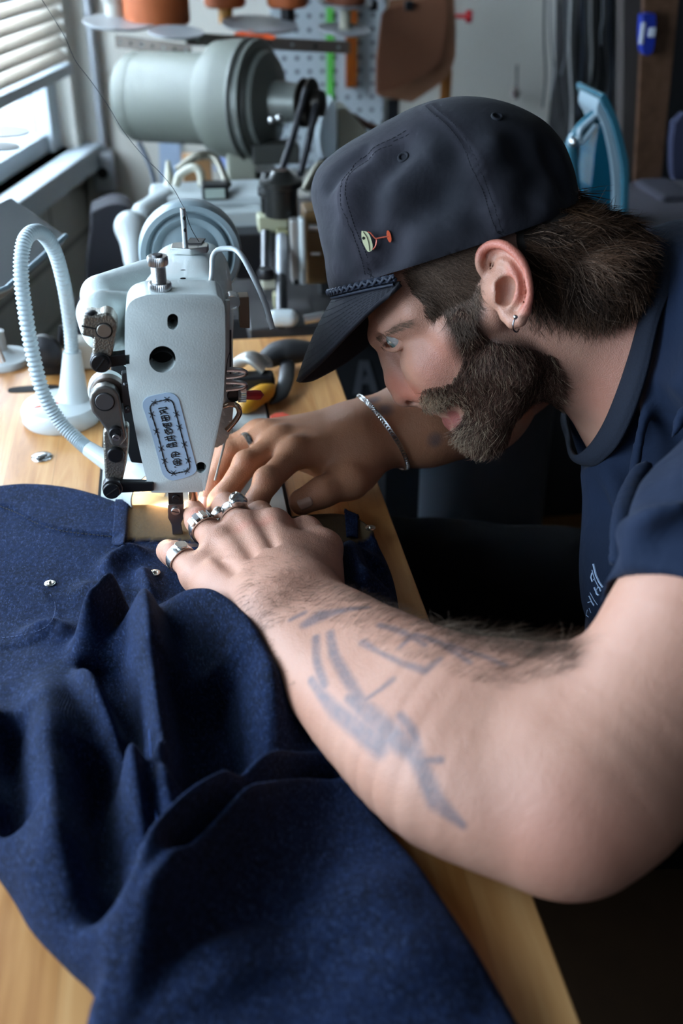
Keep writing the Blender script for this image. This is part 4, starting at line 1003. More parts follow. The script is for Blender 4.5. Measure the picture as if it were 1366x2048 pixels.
q = (idx[:-1, :-1] >= 0) & (idx[1:, :-1] >= 0) & (idx[1:, 1:] >= 0) & (idx[:-1, 1:] >= 0)
F = np.stack([idx[:-1, :-1][q], idx[1:, :-1][q], idx[1:, 1:][q], idx[:-1, 1:][q]], 1)
JE = thing('denim_trousers', (-.05, .5, .7505), 'raw indigo denim trousers spread over the table with the waistband under the needle', 'trousers')
je = np_mesh('denim_cloth', V, F, m_den, JE, {'inside': insd[ok], 'thread': thr[ok]})
DV, DF = V, F; DEN = bvh_of(V, F)
md = je.modifiers.new('s', 'SOLIDIFY'); md.thickness = .0015; md.offset = -1
def dsnap(px, py, z=.757):
    p = T(px, py, z); h = DEN.ray_cast(Vector((p.x, p.y, 1)), Vector((0, 0, -1))); return h[0] if h[0] is not None else p
def snapd(px, py):
    p, n = snap(DEN, px, py); return p if p is not None else T(px, py, .757)
def strip(name, A, Bq, mat_, parent, lift=.0014, nu=40, nv=8, th=.0014):
    Aw = spline([snapd(*q) for q in A], nu); Bw = spline([snapd(*q) for q in Bq], nu); V = []; F = []
    for i in range(nu):
        for j in range(nv + 1):
            u = j / nv; p = Vector(Aw[i]) * (1 - u) + Vector(Bw[i]) * u; h = DEN.ray_cast(Vector((p.x, p.y, 1)), Vector((0, 0, -1))); z = h[0].z if h[0] is not None else p.z
            V.append((p.x, p.y, max(z, p.z - .002) + lift * (math.sin(math.pi * min(max(u, .04), .96)) ** .3)))
    for i in range(nu - 1):
        for j in range(nv): F.append((i * (nv + 1) + j, i * (nv + 1) + j + 1, (i + 1) * (nv + 1) + j + 1, (i + 1) * (nv + 1) + j))
    o = np_mesh(name, np.array(V), np.array(F), mat_, parent, {'inside': np.zeros(len(V)), 'thread': np.zeros(len(V))}); m = o.modifiers.new('s', 'SOLIDIFY'); m.thickness = th; m.offset = -1; return o
strip('belt_loop', [(232, 1000), (229, 1045), (225, 1090)], [(258, 1003), (254, 1045), (248, 1092)], m_den, JE, .0018)
strip('belt_loop', [(690, 1022), (692, 1050), (694, 1078)], [(716, 1034), (716, 1056), (714, 1080)], m_den, JE, .0022)
def seamthread(name, L, r=.00028, col='#0c0e16', on=.0024, offd=.0009):
    P = sv([snapd(*q) for q in L], 400); mb = MB(); s = 0; cur = []
    acc_ = 0
    for i in range(1, 400):
        acc_ += (P[i] - P[i - 1]).length
        if acc_ % (on + offd) < on: cur.append(P[i] + Vector((0, 0, .0003)))
        else:
            if len(cur) > 1: mb.tube(cur, r, 5)
            cur = []
    o = mb.build(name, mat('thread' + col, col, .8), JE, smooth=60); o['kind'] = 'stuff'
seamthread('waistband_stitching', [(0, 1013), (35, 1027), (76, 1048), (129, 1063), (225, 1074)], .00045); seamthread('waistband_stitching', [(250, 1081), (300, 1082), (375, 1082)], .0004)
seamthread('seam_stitching', [(4, 1276), (42, 1271), (84, 1259), (106, 1237), (110, 1207), (98, 1186)], .00022, '#4a5a80'); seamthread('seam_stitching', [(238, 1006), (236, 1045), (231, 1088)], .0002, '#4a5a80'); seamthread('seam_stitching', [(252, 1008), (248, 1045), (243, 1088)], .0002, '#4a5a80')
seamthread('seam_stitching', [(298, 1460), (303, 1530), (311, 1620), (328, 1712)], .00025, '#3f5fa0')
for q in ((100, 1168), (310, 1147), (741, 1057)):
    p = snapd(*q); MB().lathe([(.0042, 0), (.0042, .0006), (.0030, .0012), (.0014, .0008), (.0013, .0022), (.0001, .0024)], p + Vector((0, 0, .0004)), n=24).build('rivet', mat('rivet_metal', (.6, .58, .52), .25, 1), JE, smooth=50)
# ---------------- sewing machine
def A(px, py, y=.700): return AY(px, py, y)
def bake(o):
    dg = bpy.context.evaluated_depsgraph_get(); me = bpy.data.meshes.new_from_object(o.evaluated_get(dg)); o.modifiers.clear(); o.data = me; return o
def cut(o, cutters):
    for c in cutters: m = o.modifiers.new('c', 'BOOLEAN'); m.object = c; m.operation = 'DIFFERENCE'; m.solver = 'EXACT'
    bpy.context.view_layer.update(); bake(o)
    for c in cutters: bpy.data.objects.remove(c)
    for p in o.data.polygons: p.use_smooth = True
    o.data.set_sharp_from_angle(angle=math.radians(30))
m_wh = mat('hammered_white', '#d2dcda', .38, nz=.08, nscale=20, bmp=.4, bscale=750, bdist=.0005, coat=.15)
m_wh2 = mat('white_enamel', '#c6ccc8', .3, nz=.1, nscale=12, coat=.3)
m_cast = mat('rough_cast_steel', (.30, .28, .24), .38, .9, bmp=.45, bscale=800, bdist=.0006, bkind='Voronoi')
m_dk = mat('dark_machined_steel', (.10, .10, .105), .38, .9, nz=.2)
m_blk = mat('black_oxide', (.018, .018, .02), .35, .5); m_st = mat('bright_steel', (.6, .6, .6), .3, 1.0, bmp=.05)
m_void = mat('void', (.004, .003, .003), .9)
SM = thing('sewing_machine', (-.005, .82, .75), 'white industrial sewing machine with a lettered oval sticker on its face plate', 'sewing machine')
cov = [(250, 640), (253, 618), (263, 602), (282, 593), (310, 589), (420, 589), (438, 594), (447, 606), (450, 626), (451, 700), (448, 780), (444, 822), (413, 968), (407, 980), (396, 984), (312, 986), (302, 983), (296, 972), (272, 868), (256, 770), (250, 700)]
cov = [tuple(q) for q in spline([(x, y, 0) for x, y in cov + [cov[0]]], 100)[:-1, :2]]
fc = MB().prism([A(x, y) for x, y in cov], (0, .030, 0)).build('face_plate', m_wh, SM, bevel=.004, seg=4)
def cutter(px, py, rx, ry, dep=.02):
    return MB().prism([A(px + rx * math.cos(a), py + math.copysign(max(0, abs(ry) - rx), math.sin(a)) * (abs(math.sin(a)) > 1e-6) + rx * math.sin(a), .69) for a in np.linspace(.001, 6.284, 33)[:-1]], (0, dep + .01, 0)).build('cut', None, None, smooth=0)
holes = [(346, 654, 11, 16), (325, 730, 27, 27), (403, 948, 11, 11)]
cut(fc, [cutter(*h) for h in holes])
for px, py, rx, ry in holes:
    m = MB(); P = [(px + (rx - .6) * math.cos(a), py + math.copysign(max(0, ry - rx), math.sin(a)) + (rx - .6) * math.sin(a)) for a in np.linspace(.001, 6.284, 33)[:-1]]
    f0 = [A(x, y, .7025) for x, y in P]; f1 = [p + Vector((0, .0155, 0)) for p in f0]; n = len(P); m.add(f0 + f1, [(i, (i + 1) % n, n + (i + 1) % n, n + i) for i in range(n)] + [tuple(range(n, 2 * n))]); m.build('hole_shade', m_void, SM)  # black cups put the shade inside the holes into colour
MB().prism([A(303, 724, .7135), A(310, 722, .7135), A(308, 737, .7135)], (0, .003, 0)).build('lever_tip', m_wh2, SM)
# casting: lofted arm running away from the operator's left
sec = [(.7305, 256, 452, 567, .823), (.745, 258, 455, 556, .835), (.775, 268, 458, 536, .845), (.81, 282, 460, 516, .85), (.85, 292, 462, 499, .85), (.90, 302, 464, 484, .84), (.93, 306, 464, 476, .83)]
V = []; F = []; NS = 40
for y, l, r, tp, zb in sec:
    xl = A(l, 560, y).x; xr = A(r, 560, y).x; zt = A(350, tp, y).z; cx = (xl + xr) / 2; cz = (zt + zb) / 2
    for k in range(NS):
        a = 2 * math.pi * k / NS; e = .42 if y < .76 else .62
        V.append((cx + (xr - xl) / 2 * math.copysign(abs(math.cos(a)) ** e, math.cos(a)), y, cz + (zt - zb) / 2 * math.copysign(abs(math.sin(a)) ** e, math.sin(a))))
ns = len(sec)
for i in range(ns - 1):
    for k in range(NS): F.append((i * NS + k, i * NS + (k + 1) % NS, (i + 1) * NS + (k + 1) % NS, (i + 1) * NS + k))
F += [tuple(range(NS)), tuple((ns - 1) * NS + k for k in range(NS))[::-1]]
MB().add(V, F).build('arm', m_wh, SM, sub=1, smooth=50)
MB().box((.004, .915, .80), (.062, .055, .10)).build('column', m_wh2, SM, bevel=.008, seg=4)
MB().box((-.0055, .835, .7515), (.155, .385, .004)).build('bed', mat('bed_enamel', '#b8c0bf', .35, coat=.2), SM, bevel=.0008)
MB().box((.0735, .835, .7506), (.003, .385, .0012)).build('bed_gap', m_void, SM); MB().box((-.0845, .835, .7506), (.003, .385, .0012)).build('bed_gap', m_void, SM)
MB().box((-.004, .742, .7545), (.030, .040, .0012)).build('needle_plate', m_st, SM, bevel=.0004)
lobe = SDF(); lobe.cone(A(203, 592, .770), A(300, 572, .80), .0155, .02, .012); lobe.cone(A(200, 628, .735), A(285, 640, .765), .0165, .02, .006); lobe.cone(A(232, 650, .74), A(270, 700, .75), .016, .016, .01); lobe.cone(A(204, 662, .722), A(204, 662, .74), .0135, .0135, .006)
lv, lf = lobe.mesh(.0015, 12, lambda P: fbm(P, 500, 6, 1) * .00012); np_mesh('linkage_housing', lv, lf, m_wh, SM)
def plate(name, P, y, d, m, bv=.0015): return MB().prism([A(x, yy, y) for x, yy in P], (0, d, 0)).build(name, m, SM, bevel=bv, seg=3)
def disc(name, px, py, r, y, d, m, bv=.0006, slot=None, par=SM):
    R_ = r * DEP(A(px, py, y)) / FPX; o = MB().lathe([(R_, 0), (R_, d)], A(px, py, y), (0, 1, 0), 36).build(name, m, par, bevel=bv)
    if slot is not None:
        c = A(px, py, y); rot = Matrix.Rotation(slot, 3, 'Y'); MB().box(c + Vector((0, -.0001, 0)), (R_ * 1.7, .0006, R_ * .13), rot).build('screw_slot', m_void, par)
    return o
plate('black_back', [(222, 700), (300, 690), (310, 930), (262, 926), (240, 860), (222, 780)], .738, .02, m_blk)
plate('clamp_arm', [(162, 672), (165, 632), (181, 629), (196, 631), (211, 625), (225, 630), (234, 645), (235, 657), (232, 674), (224, 716), (184, 712), (186, 677)], .700, .016, m_cast, .002)
MB().prism([A(163, 651, .6995), A(196, 658, .6995), A(196, 660, .6995), A(163, 654, .6995)], (0, .001, 0)).build('clamp_slit', m_void, SM)
disc('shaft_end', 208, 662, 17, .6996, .002, m_void, .0002); disc('shaft_end', 208, 662, 14.5, .6985, .003, mat('shaft_steel', (.38, .35, .31), .35, .9))
MB().ball(A(182, 627, .705), (.0045, .005, .002), 14).build('grease_blob', m_blk, SM, smooth=80)
plate('link_bar', [(215, 712), (262, 706), (262, 730), (215, 736)], .700, .008, m_blk, .001)
disc('collar_ring', 201, 727, 21, .698, .010, m_dk); disc('pivot_screw', 200, 729, 18, .6950, .005, m_blk, .0008, -.9)
disc('cam_disc', 214, 786, 38, .712, .012, m_wh2, .002); disc('cam_disc', 216, 789, 35, .706, .010, mat('brown_steel', (.10, .075, .06), .45, .7), .0015)
plate('pinned_plate', [(243, 748), (262, 744), (268, 824), (250, 828), (244, 800)], .702, .006, m_dk, .0006)
for q in ((251, 769), (254, 816)): MB().ball(A(q[0], q[1], .7015), .0018, 14).build('pin', m_dk, SM, smooth=80)
plate('rocker_lever', [(178, 803), (181, 788), (193, 776), (210, 772), (228, 777), (238, 790), (243, 815), (247, 842), (254, 878), (240, 895), (222, 892), (213, 863), (196, 840), (184, 826)], .697, .010, mat('worn_steel', (.20, .19, .175), .42, .85, bmp=.3, bscale=300), .0022)
disc('lever_pin', 209, 804, 20.5, .6968, .002, m_void, .0002); disc('lever_pin', 209, 804, 18.5, .6958, .003, mat('brushed_pin', (.16, .16, .165), .4, .8))
plate('feed_lever', [(206, 868), (214, 850), (258, 852), (258, 890), (254, 925), (245, 965), (236, 985), (214, 980), (210, 955), (207, 905)], .702, .009, m_cast, .002)
disc('adjusting_nut', 231, 868, 13, .6925, .006, m_blk, .001); disc('adjusting_screw', 232, 876, 7, .6905, .003, m_st, .0003, .5)
disc('lever_cap', 231, 912, 17, .6985, .006, m_blk, .0015)
plate('drive_link', [(222, 964), (308, 966), (308, 983), (222, 988)], .698, .006, m_blk, .0012)
disc('collar_ring', 225, 978, 20, .697, .008, m_dk); disc('pivot_screw', 223, 984, 17, .6935, .005, m_blk, .0008, -.6)
# presser foot and needle bar
plate('presser_clamp', [(336, 984), (366, 984), (367, 1009), (337, 1009)], .735, .010, m_blk, .0008)
disc('clamp_screw', 352, 998, 8, .7335, .004, m_blk, .0004, .4)
plate('presser_foot', [(336, 1010), (368, 1008), (368, 1036), (362, 1048), (366, 1068), (345, 1070), (343, 1050), (336, 1036)], .737, .006, mat('foot_steel', (.22, .19, .18), .3, .9), .0006)
disc('foot_screw', 351, 1024, 9, .7345, .004, m_st, .0008, .3)
nbp = A(388, 1012, .752); MB().cyl(nbp, nbp + Vector((0, 0, .05)), .0036, 24).build('needle_bar', mat('coppery_steel', (.62, .45, .34), .18, 1), SM, smooth=50)
MB().cyl(nbp + Vector((0, 0, -.022)), nbp, .0006, 10, .0009).build('needle', m_st, SM, smooth=60)
# fittings on top
def knurl(name, c, r, h, n=36, m=m_st):
    V = []; F = []; c = Vector(c)
    for z in (0, .0012, h - .0012, h):
        for k in range(n * 2): rr = (r if k % 2 else r * .93) * (.93 if z in (0, h) else 1); a = math.pi * k / n; V.append(c + Vector((rr * math.cos(a), rr * math.sin(a), z)))
    N2 = n * 2
    for i in range(3):
        for k in range(N2): F.append((i * N2 + k, i * N2 + (k + 1) % N2, (i + 1) * N2 + (k + 1) % N2, (i + 1) * N2 + k))
    F += [tuple(range(N2))[::-1], tuple(3 * N2 + k for k in range(N2))]; return MB().add(V, F).build(name, m, SM, smooth=20)
kb = A(321, 585, .711); zt_ = A(321, 508, .711).z; hh_ = zt_ - kb.z
knurl('knurled_nut', kb, .0079, hh_ * .27); pr_ = []
for i in range(26): z = hh_ * (.27 + .45 * i / 25); pr_.append((.0050 if i % 2 else .0044, z))
MB().lathe(pr_, kb, n=28).build('pressure_screw', m_st, SM, smooth=20); knurl('knurled_cap', kb + Vector((0, 0, hh_ * .72)), .0070, hh_ * .24)
MB().lathe([(.0035, 0), (.0035, .0012), (.0001, .0012)], kb + Vector((0, 0, hh_ * .955)), n=20).build('screw_tip', m_dk, SM)
pb = A(372, 510, .825); zp = A(372, 416, .825).z; post = MB().cyl(pb, Vector((pb.x, pb.y, zp)), .0021, 20)
post.build('thread_post', m_st, SM, bevel=.0004)
for f_ in (.55, .80): MB().ball(Vector((pb.x + .0006, pb.y - .0018, pb.z + (zp - pb.z) * f_)), (.0011, .0006, .0018), 12).build('thread_eye', m_void, SM)
zb_ = A(380, 500, .835).z
MB().prism([Vector((A(x, 495, .83).x, y, zb_)) for x, y in ((341, .826), (344, .838), (405, .842), (418, .832), (414, .824), (380, .820))], (0, 0, .0055)).build('guide_plate', mat('plate_alu', (.7, .7, .68), .25, .9), SM, bevel=.0008)
MB().prism([Vector((A(x, 490, .84).x, y, zb_ + .0056)) for x, y in ((372, .832), (382, .846), (412, .842), (402, .83))], (0, 0, .001)).build('spring_leaf', m_dk, SM)
MB().lathe([(.006, 0), (.0058, .0012), (.0001, .0016)], A(392, 584, .712), n=24).build('oil_cap', mat('cream_plastic', '#c9c3ae', .4), SM)
for q in ((366, 541, .768), (366, 557, .745), (392, 574, .722), (372, 577, .718)): MB().ball(A(*q), (.0022, .0006, .0008), 8).build('oil_hole', m_void, SM)
tg = [(404, 583, .716), (414, 577, .720), (422, 562, .735), (424, 535, .756), (425, 515, .760), (434, 501, .762), (452, 497, .760), (470, 499, .756), (484, 512, .75), (500, 540, .745), (520, 582, .74), (534, 618, .735), (545, 658, .73)]
MB().tube(sv([A(*q) for q in tg], 60), .0019, 8, flat=1.3).build('take_up_guard', mat('guard_white', '#c4cdd0', .35, nz=.12, nscale=60), SM, smooth=60)
plate('switch_housing', [(232, 556), (246, 548), (262, 556), (262, 572), (232, 570)], .79, .012, mat('slate_plastic', '#5a7388', .5), .001)
# handwheel
hw = A(381, 507, .945); k_ = DEP(hw) / FPX
MB().lathe([(20 * k_, -.004), (30 * k_, -.005), (58 * k_, .000), (66 * k_, -.004), (74 * k_, -.005), (80 * k_, 0), (88 * k_, -.006), (98 * k_, -.006), (103 * k_, 0), (103 * k_, .012), (95 * k_, .018), (20 * k_, .018)], hw, (0, 1, 0), 64).build('handwheel', mat('handwheel_grey', '#8fa0a6', .35, nz=.15, nscale=14, coat=.2), SM, smooth=40)
# right hand fittings
disc('tension_knob', 466, 606, 15, .745, .012, mat('clear_plastic', (.75, .78, .8), .1, trans=.7), .001)
MB().cyl(A(455, 600, .74), A(455, 760, .74), .0018, 12).build('guide_rod', m_wh2, SM); MB().cyl(A(461, 660, .735), A(461, 760, .735), .0007, 8).build('guide_wire', m_dk, SM)
plate('bracket_block', [(477, 595), (498, 594), (500, 657), (480, 656)], .755, .012, mat('brown_resin', '#7a6653', .5), .0008)
for yy in (745, 770):
    MB().tube(sv([A(452, yy - 6, .735), A(480, yy - 5, .733), A(491, yy + 1, .733), A(480, yy + 6, .733), A(452, yy + 9, .735)], 24), .0008, 8, flat=2.5).build('thread_clip', m_st, SM, smooth=60)
disc('tension_disc', 468, 792, 14, .735, .008, m_blk, .001); MB().cyl(A(476, 790, .735), A(492, 790, .735), .0056, 20).build('spring_collar', mat('clear_plastic', (.75, .78, .8), .1, trans=.7), SM)
MB().lathe([(.0034, 0), (.0038, .008), (.0034, .011), (.0001, .0135)], A(492, 790, .735), (A(525, 790, .735) - A(492, 790, .735)), 20).build('red_lever_tip', mat('red_plastic', '#b0161c', .35), SM, smooth=40)
MB().tube(sv([A(448, 812, .735), A(462, 808, .732), A(475, 813, .730), (A(479, 826, .729)), A(470, 842, .728), A(453, 861, .727)], 30), .0021, 12).build('thread_hook', mat('coppery_steel', (.62, .45, .34), .18, 1), SM, smooth=60)
MB().tube(sv([A(452, 830, .74), A(450, 880, .745), A(430, 960, .75)], 20), .0009, 8).build('finger_guard_wire', m_wh2, SM, smooth=60)
MB().tube(sv([A(461, 700, .73), A(455, 720, .73), A(452, 748, .733)], 12), .0003, 5).build('check_spring', m_dk, SM)
# sticker with barbed wire border and blackletter lettering
ys = .6994
def Sx(x, y, o=0): return A(270 + x / 9.75, 770 + y / 9.75, ys - o)
so = [(150, 420), (160, 330), (230, 250), (350, 210), (520, 175), (650, 155), (760, 180), (840, 260), (870, 340), (960, 680), (1060, 1080), (1150, 1420), (1195, 1600), (1190, 1680), (1120, 1750), (1000, 1800), (860, 1840), (740, 1862), (640, 1835), (560, 1760), (520, 1680), (440, 1380), (330, 980), (230, 660), (170, 480)]
so = [tuple(q) for q in spline([(x, y, 0) for x, y in so + [so[0]]], 90)[:-1, :2]]
ST = MB().prism([Sx(x, y) for x, y in so], (0, .0005, 0)).build('sticker', mat('sticker_paper', '#b3cbe2', .35), SM)
inkm = mat('sticker_ink', '#0c1016', .5); border = [(290, 440), (330, 370), (400, 335), (600, 290), (690, 300), (745, 360), (790, 520), (870, 830), (960, 1170), (1050, 1500), (1060, 1620), (1000, 1680), (870, 1705), (740, 1730), (650, 1690), (600, 1600), (560, 1440), (480, 1120), (400, 820), (310, 540)]
bl = spline([(x, y, 0) for x, y in border + [border[0]]], 220)[:, :2]; kk = DEP(A(340, 880)) / FPX / 9.75
def stroke(mb, L, w, closed=False): mb.tube([Sx(x, y, .0002) for x, y in L], w * kk, 6, flat=1, closed=closed)
mb = MB()
for ph in (0, math.pi):
    Q = []
    for i in range(220):
        t_ = bl[min(i + 1, 219)] - bl[max(i - 1, 0)]; t_ = t_ / np.linalg.norm(t_); n_ = np.array((-t_[1], t_[0])); Q.append(tuple(bl[i] + n_ * 7 * math.sin(i * .75 + ph)))
    stroke(mb, Q, 7)
for bx, by in ((375, 345), (620, 285), (805, 565), (865, 820), (960, 1160), (1035, 1470), (1000, 1680), (750, 1720), (575, 1480), (510, 1240), (415, 905), (325, 575)):
    j = int(np.argmin(np.hypot(bl[:, 0] - bx, bl[:, 1] - by))); t_ = bl[min(j + 1, 219)] - bl[max(j - 1, 0)]; t_ /= np.linalg.norm(t_); n_ = np.array((-t_[1], t_[0])); c_ = np.array((bx, by))
    for sx in (1, -1):
        for sy in (1, -1): stroke(mb, [tuple(c_ + t_ * (-12 * sx)), tuple(c_ + t_ * (48 * sx) + n_ * (50 * sy))], 5)
    stroke(mb, [tuple(c_ - t_ * 30), tuple(c_ + t_ * 30)], 13)
mb.build('barbed_wire_print', inkm, ST)['kind'] = 'stuff'
LET = [[[(455, 465), (500, 450), (560, 445), (600, 430), (628, 455)], [(470, 510), (560, 480), (625, 470)], [(490, 580), (520, 555), (560, 530)], [(480, 520), (520, 560)], [(540, 500), (585, 545), (640, 555)], [(530, 500), (600, 520)], [(600, 430), (600, 460)]],
       [[(500, 620), (560, 600), (640, 590)], [(520, 710), (560, 690), (610, 700), (630, 710)], [(510, 630), (540, 700)], [(570, 610), (580, 650), (600, 690)], [(645, 590), (668, 640), (660, 690), (610, 670), (590, 640)], [(520, 650), (600, 635), (650, 640)]],
       [[(540, 745), (555, 800), (600, 830), (670, 820), (700, 800)], [(560, 760), (640, 750), (690, 735)], [(690, 735), (705, 790)], [(610, 770), (615, 820)], [(560, 780), (600, 790), (680, 785)], [(640, 765), (650, 800)]],
       [[(570, 870), (600, 930), (640, 965), (665, 960)], [(580, 900), (620, 850), (680, 850), (720, 880), (725, 930)], [(610, 940), (640, 880), (700, 870)], [(650, 960), (690, 920), (720, 930), (700, 960)], [(600, 870), (680, 940)], [(590, 940), (590, 920)]],
       [[(570, 1030), (640, 1010), (700, 1000), (760, 990)], [(590, 1070), (660, 1050), (770, 1030)], [(620, 1000), (650, 1080)], [(700, 985), (715, 1060)], [(640, 1090), (700, 1080), (775, 1075)], [(750, 985), (775, 1010)], [(755, 1060), (780, 1090)]],
       [[(620, 1165), (680, 1150), (740, 1130), (800, 1120)], [(640, 1200), (700, 1215), (800, 1190)], [(620, 1170), (612, 1200), (640, 1215)], [(650, 1140), (665, 1200)], [(730, 1120), (745, 1190)], [(680, 1175), (800, 1160)], [(790, 1110), (810, 1150)], [(800, 1180), (815, 1200)]],
       [[(850, 1330), (800, 1305), (740, 1310), (705, 1350), (710, 1400), (750, 1425)], [(730, 1370), (790, 1350), (860, 1360)], [(740, 1390), (800, 1390), (870, 1395)], [(780, 1320), (790, 1400)], [(850, 1330), (865, 1350)]],
       [[(905, 1480), (850, 1440), (780, 1445), (740, 1490), (760, 1545), (820, 1570), (880, 1560), (905, 1520)], [(770, 1500), (830, 1480), (890, 1500)], [(780, 1525), (850, 1520), (900, 1530)], [(810, 1460), (825, 1550)], [(860, 1470), (870, 1550)]],
       [[(770, 1602), (792, 1600)]]]
for L in LET:
    g = MB()
    for s_ in L: stroke(g, s_, 10 if len(L) > 1 else 13)
    g.build('letter', inkm, ST)
# ---------------- white gooseneck lamp
m_lw = mat('lamp_white', '#bcc3c4', .35, nz=.05, coat=.3)
lb = T(126, 838, .75); LA = thing('gooseneck_lamp', lb, 'white gooseneck lamp with round base lighting the needle', 'lamp')
MB().lathe([(.0365, 0), (.0385, .003), (.0385, .013), (.036, .0175), (.028, .019), (.0001, .0195)], lb, n=64).build('base', m_lw, LA, smooth=50)
cbp = Vector((AY(150, 815, lb.y + .006).x, lb.y + .006, .769)); ctop = AY(144, 702, lb.y + .006)
MB().lathe([(.0175, 0), (.0155, .003), (.0135, .010), (.0085, ctop.z - cbp.z), (.0001, ctop.z - cbp.z)], cbp, ctop - cbp, n=36).build('stem', m_lw, LA, smooth=50)
gp = [(144, 712, lb.y + .006), (140, 650, lb.y), (128, 570, .945), (108, 500, .93), (78, 464, .915), (50, 480, .90), (42, 540, .89), (50, 620, .885), (66, 710, .88), (88, 790, .875), (122, 846, .87), (158, 882, .86), (182, 902, .85)]
gs = sv([A(*q) for q in gp], 420); rr = [.0060 + .0006 * (1 if (i // 2) % 2 else -1) for i in range(420)]
MB().tube(gs, rr, 12).build('gooseneck', mat('gooseneck_ribs', '#aab6ba', .4), LA, smooth=70)
hd0 = A(176, 897, .852); hd1 = A(226, 930, .835); hd2 = A(262, 952, .820); hd3 = A(300, 985, .797)
MB().cyl(hd0, hd1, .0068, 24, .0088).build('socket', m_lw, LA, smooth=50)
hx = (hd3 - hd1).normalized(); Lh = (hd3 - hd1).length
MB().lathe([(.0088, 0), (.011, .01), (.0165, Lh * .45), (.020, Lh * .8), (.0205, Lh), (.0190, Lh), (.0155, Lh * .5), (.008, .006)], hd1, hx, 40, cap=False).build('lamp_shade', m_lw, LA, smooth=50)
m_blb = mat('lit_bulb', (1, .9, .7), .4, emit='#ffd9a0', es=9)
MB().ball(hd1 + hx * (Lh * .62), .0095, 24).build('bulb', m_blb, LA, smooth=80)
sp_ = bpy.data.lights.new('needle_lamp', 'SPOT'); sp_.energy = .42; sp_.color = (1, .66, .34); sp_.spot_size = math.radians(100); sp_.spot_blend = .6; sp_.shadow_soft_size = .009
so_ = bpy.data.objects.new('needle_lamp', sp_); COL.objects.link(so_); so_.location = hd1 + hx * (Lh * .99); so_.rotation_euler = (T(430, 1045, .757) - so_.location).to_track_quat('-Z', 'Y').to_euler()
MB().prism([lb + Vector(v) for v in ((-.024, -.012, .0192), (.004, -.004, .0192), (.005, -.001, .0192), (-.022, -.009, .0192))], (0, 0, .0005)).build('orange_sliver', mat('orange_tape', '#e2572b', .6), LA)
# loose thread coming in from the upper left
th_ = [(68, -25, 1.05), (100, 25, 1.03), (130, 75, 1.01), (150, 120, .995), (180, 160, .98), (215, 210, .96), (245, 260, .94), (285, 310, .92), (320, 345, .895), (347, 378, .87), (362, 405, .85), (371, 422, .832), (376, 440, .824), (385, 462, .83), (402, 490, .835)]
MB().tube(sv([A(*q) for q in th_], 90), .00028, 5).build('thread', mat('dark_thread', '#14161a', .8), label='dark sewing thread running down from upper left to the machine post', cat='thread')
# ---------------- tools on the table
cu = thing('thread_snips', T(590, 770), 'black handled thread snips with grey blades lying beyond the machine', 'snips')
MB().tube(sv([T(530, 722, .765), T(560, 706, .768), (T(600, 702, .768)), T(650, 706, .765)], 24), [.010 + .008 * math.sin(math.pi * min(1, (i + 2) / 25)) for i in range(24)], 14, flat=.7).build('handle', mat('black_rubber', (.012, .012, .013), .6), cu, smooth=60)
MB().tube(sv([T(575, 725, .764), T(572, 760, .762), T(560, 790, .757), T(540, 808, .754)], 20), [.008] * 14 + [.007, .006, .005, .004, .003, .001], 8, flat=.4).build('blade', m_dk, cu, smooth=40)
MB().tube(sv([T(478, 822, .757), T(505, 800, .762), T(545, 772, .762)], 12), [.004, .008, .010, .011, .012, .012, .012, .012, .012, .011, .008, .004], 12, flat=.7).build('marking_tool', mat('yellow_plastic', '#c48a14', .45), label='yellow plastic handled tool lying right of the machine', cat='tool', smooth=60)
orp = [(540, 842), (550, 836), (566, 834), (585, 842), (592, 856), (560, 856), (541, 852)]
MB().prism([T(x, y, .754) for x, y in orp], (0, 0, .006)).build('tailors_chalk', mat('orange_chalk', '#d6482a', .5), bevel=.0015, label='flat orange tailor\'s chalk on the machine bed beside the far hand', cat='chalk')
MB().tube(sv([T(420, 950, .758), T(432, 912, .766), T(450, 900, .768)], 10), .004, 10).build('marker_pen', mat('navy_plastic', '#1f2a6a', .4), label='navy pen lying behind the fingers of the far hand', cat='pen', smooth=60)
clp = thing('presser_attachment', T(500, 740), 'grey metal and black sewing attachment lying behind the machine\'s right side', 'sewing attachment')
MB().tube(sv([T(470, 730, .77), T(500, 715, .785), T(530, 735, .775)], 16), .011, 12, flat=.6).build('steel_cover', mat('grey_cover', (.35, .34, .32), .4, .6), clp, smooth=60)
MB().box(T(505, 765, .762), (.045, .022, .02)).build('black_body', m_blk, clp, bevel=.004)
bwp = T(112, 742); bw = thing('bobbin_winder', bwp, 'small black bobbin winder on the table behind the lamp', 'bobbin winder')
MB().box(bwp + Vector((0, 0, .008)), (.040, .026, .016)).build('foot', m_blk, bw, bevel=.003); MB().lathe([(.012, 0), (.019, .002), (.019, .010), (.014, .012), (.008, .014), (.004, .014)], bwp + Vector((-.006, -.012, .028)), (-.2, -1, .1), 32).build('wheel', m_blk, bw, smooth=40)
MB().tube([bwp + Vector((.01, 0, .03)), bwp + Vector((.014, 0, .05))], .005, 10).build('latch', m_blk, bw)
MB().box(bwp + Vector((.034, .01, .016)), (.034, .03, .032)).build('bracket', mat('beige_metal', '#9b9588', .5), bw, bevel=.005)
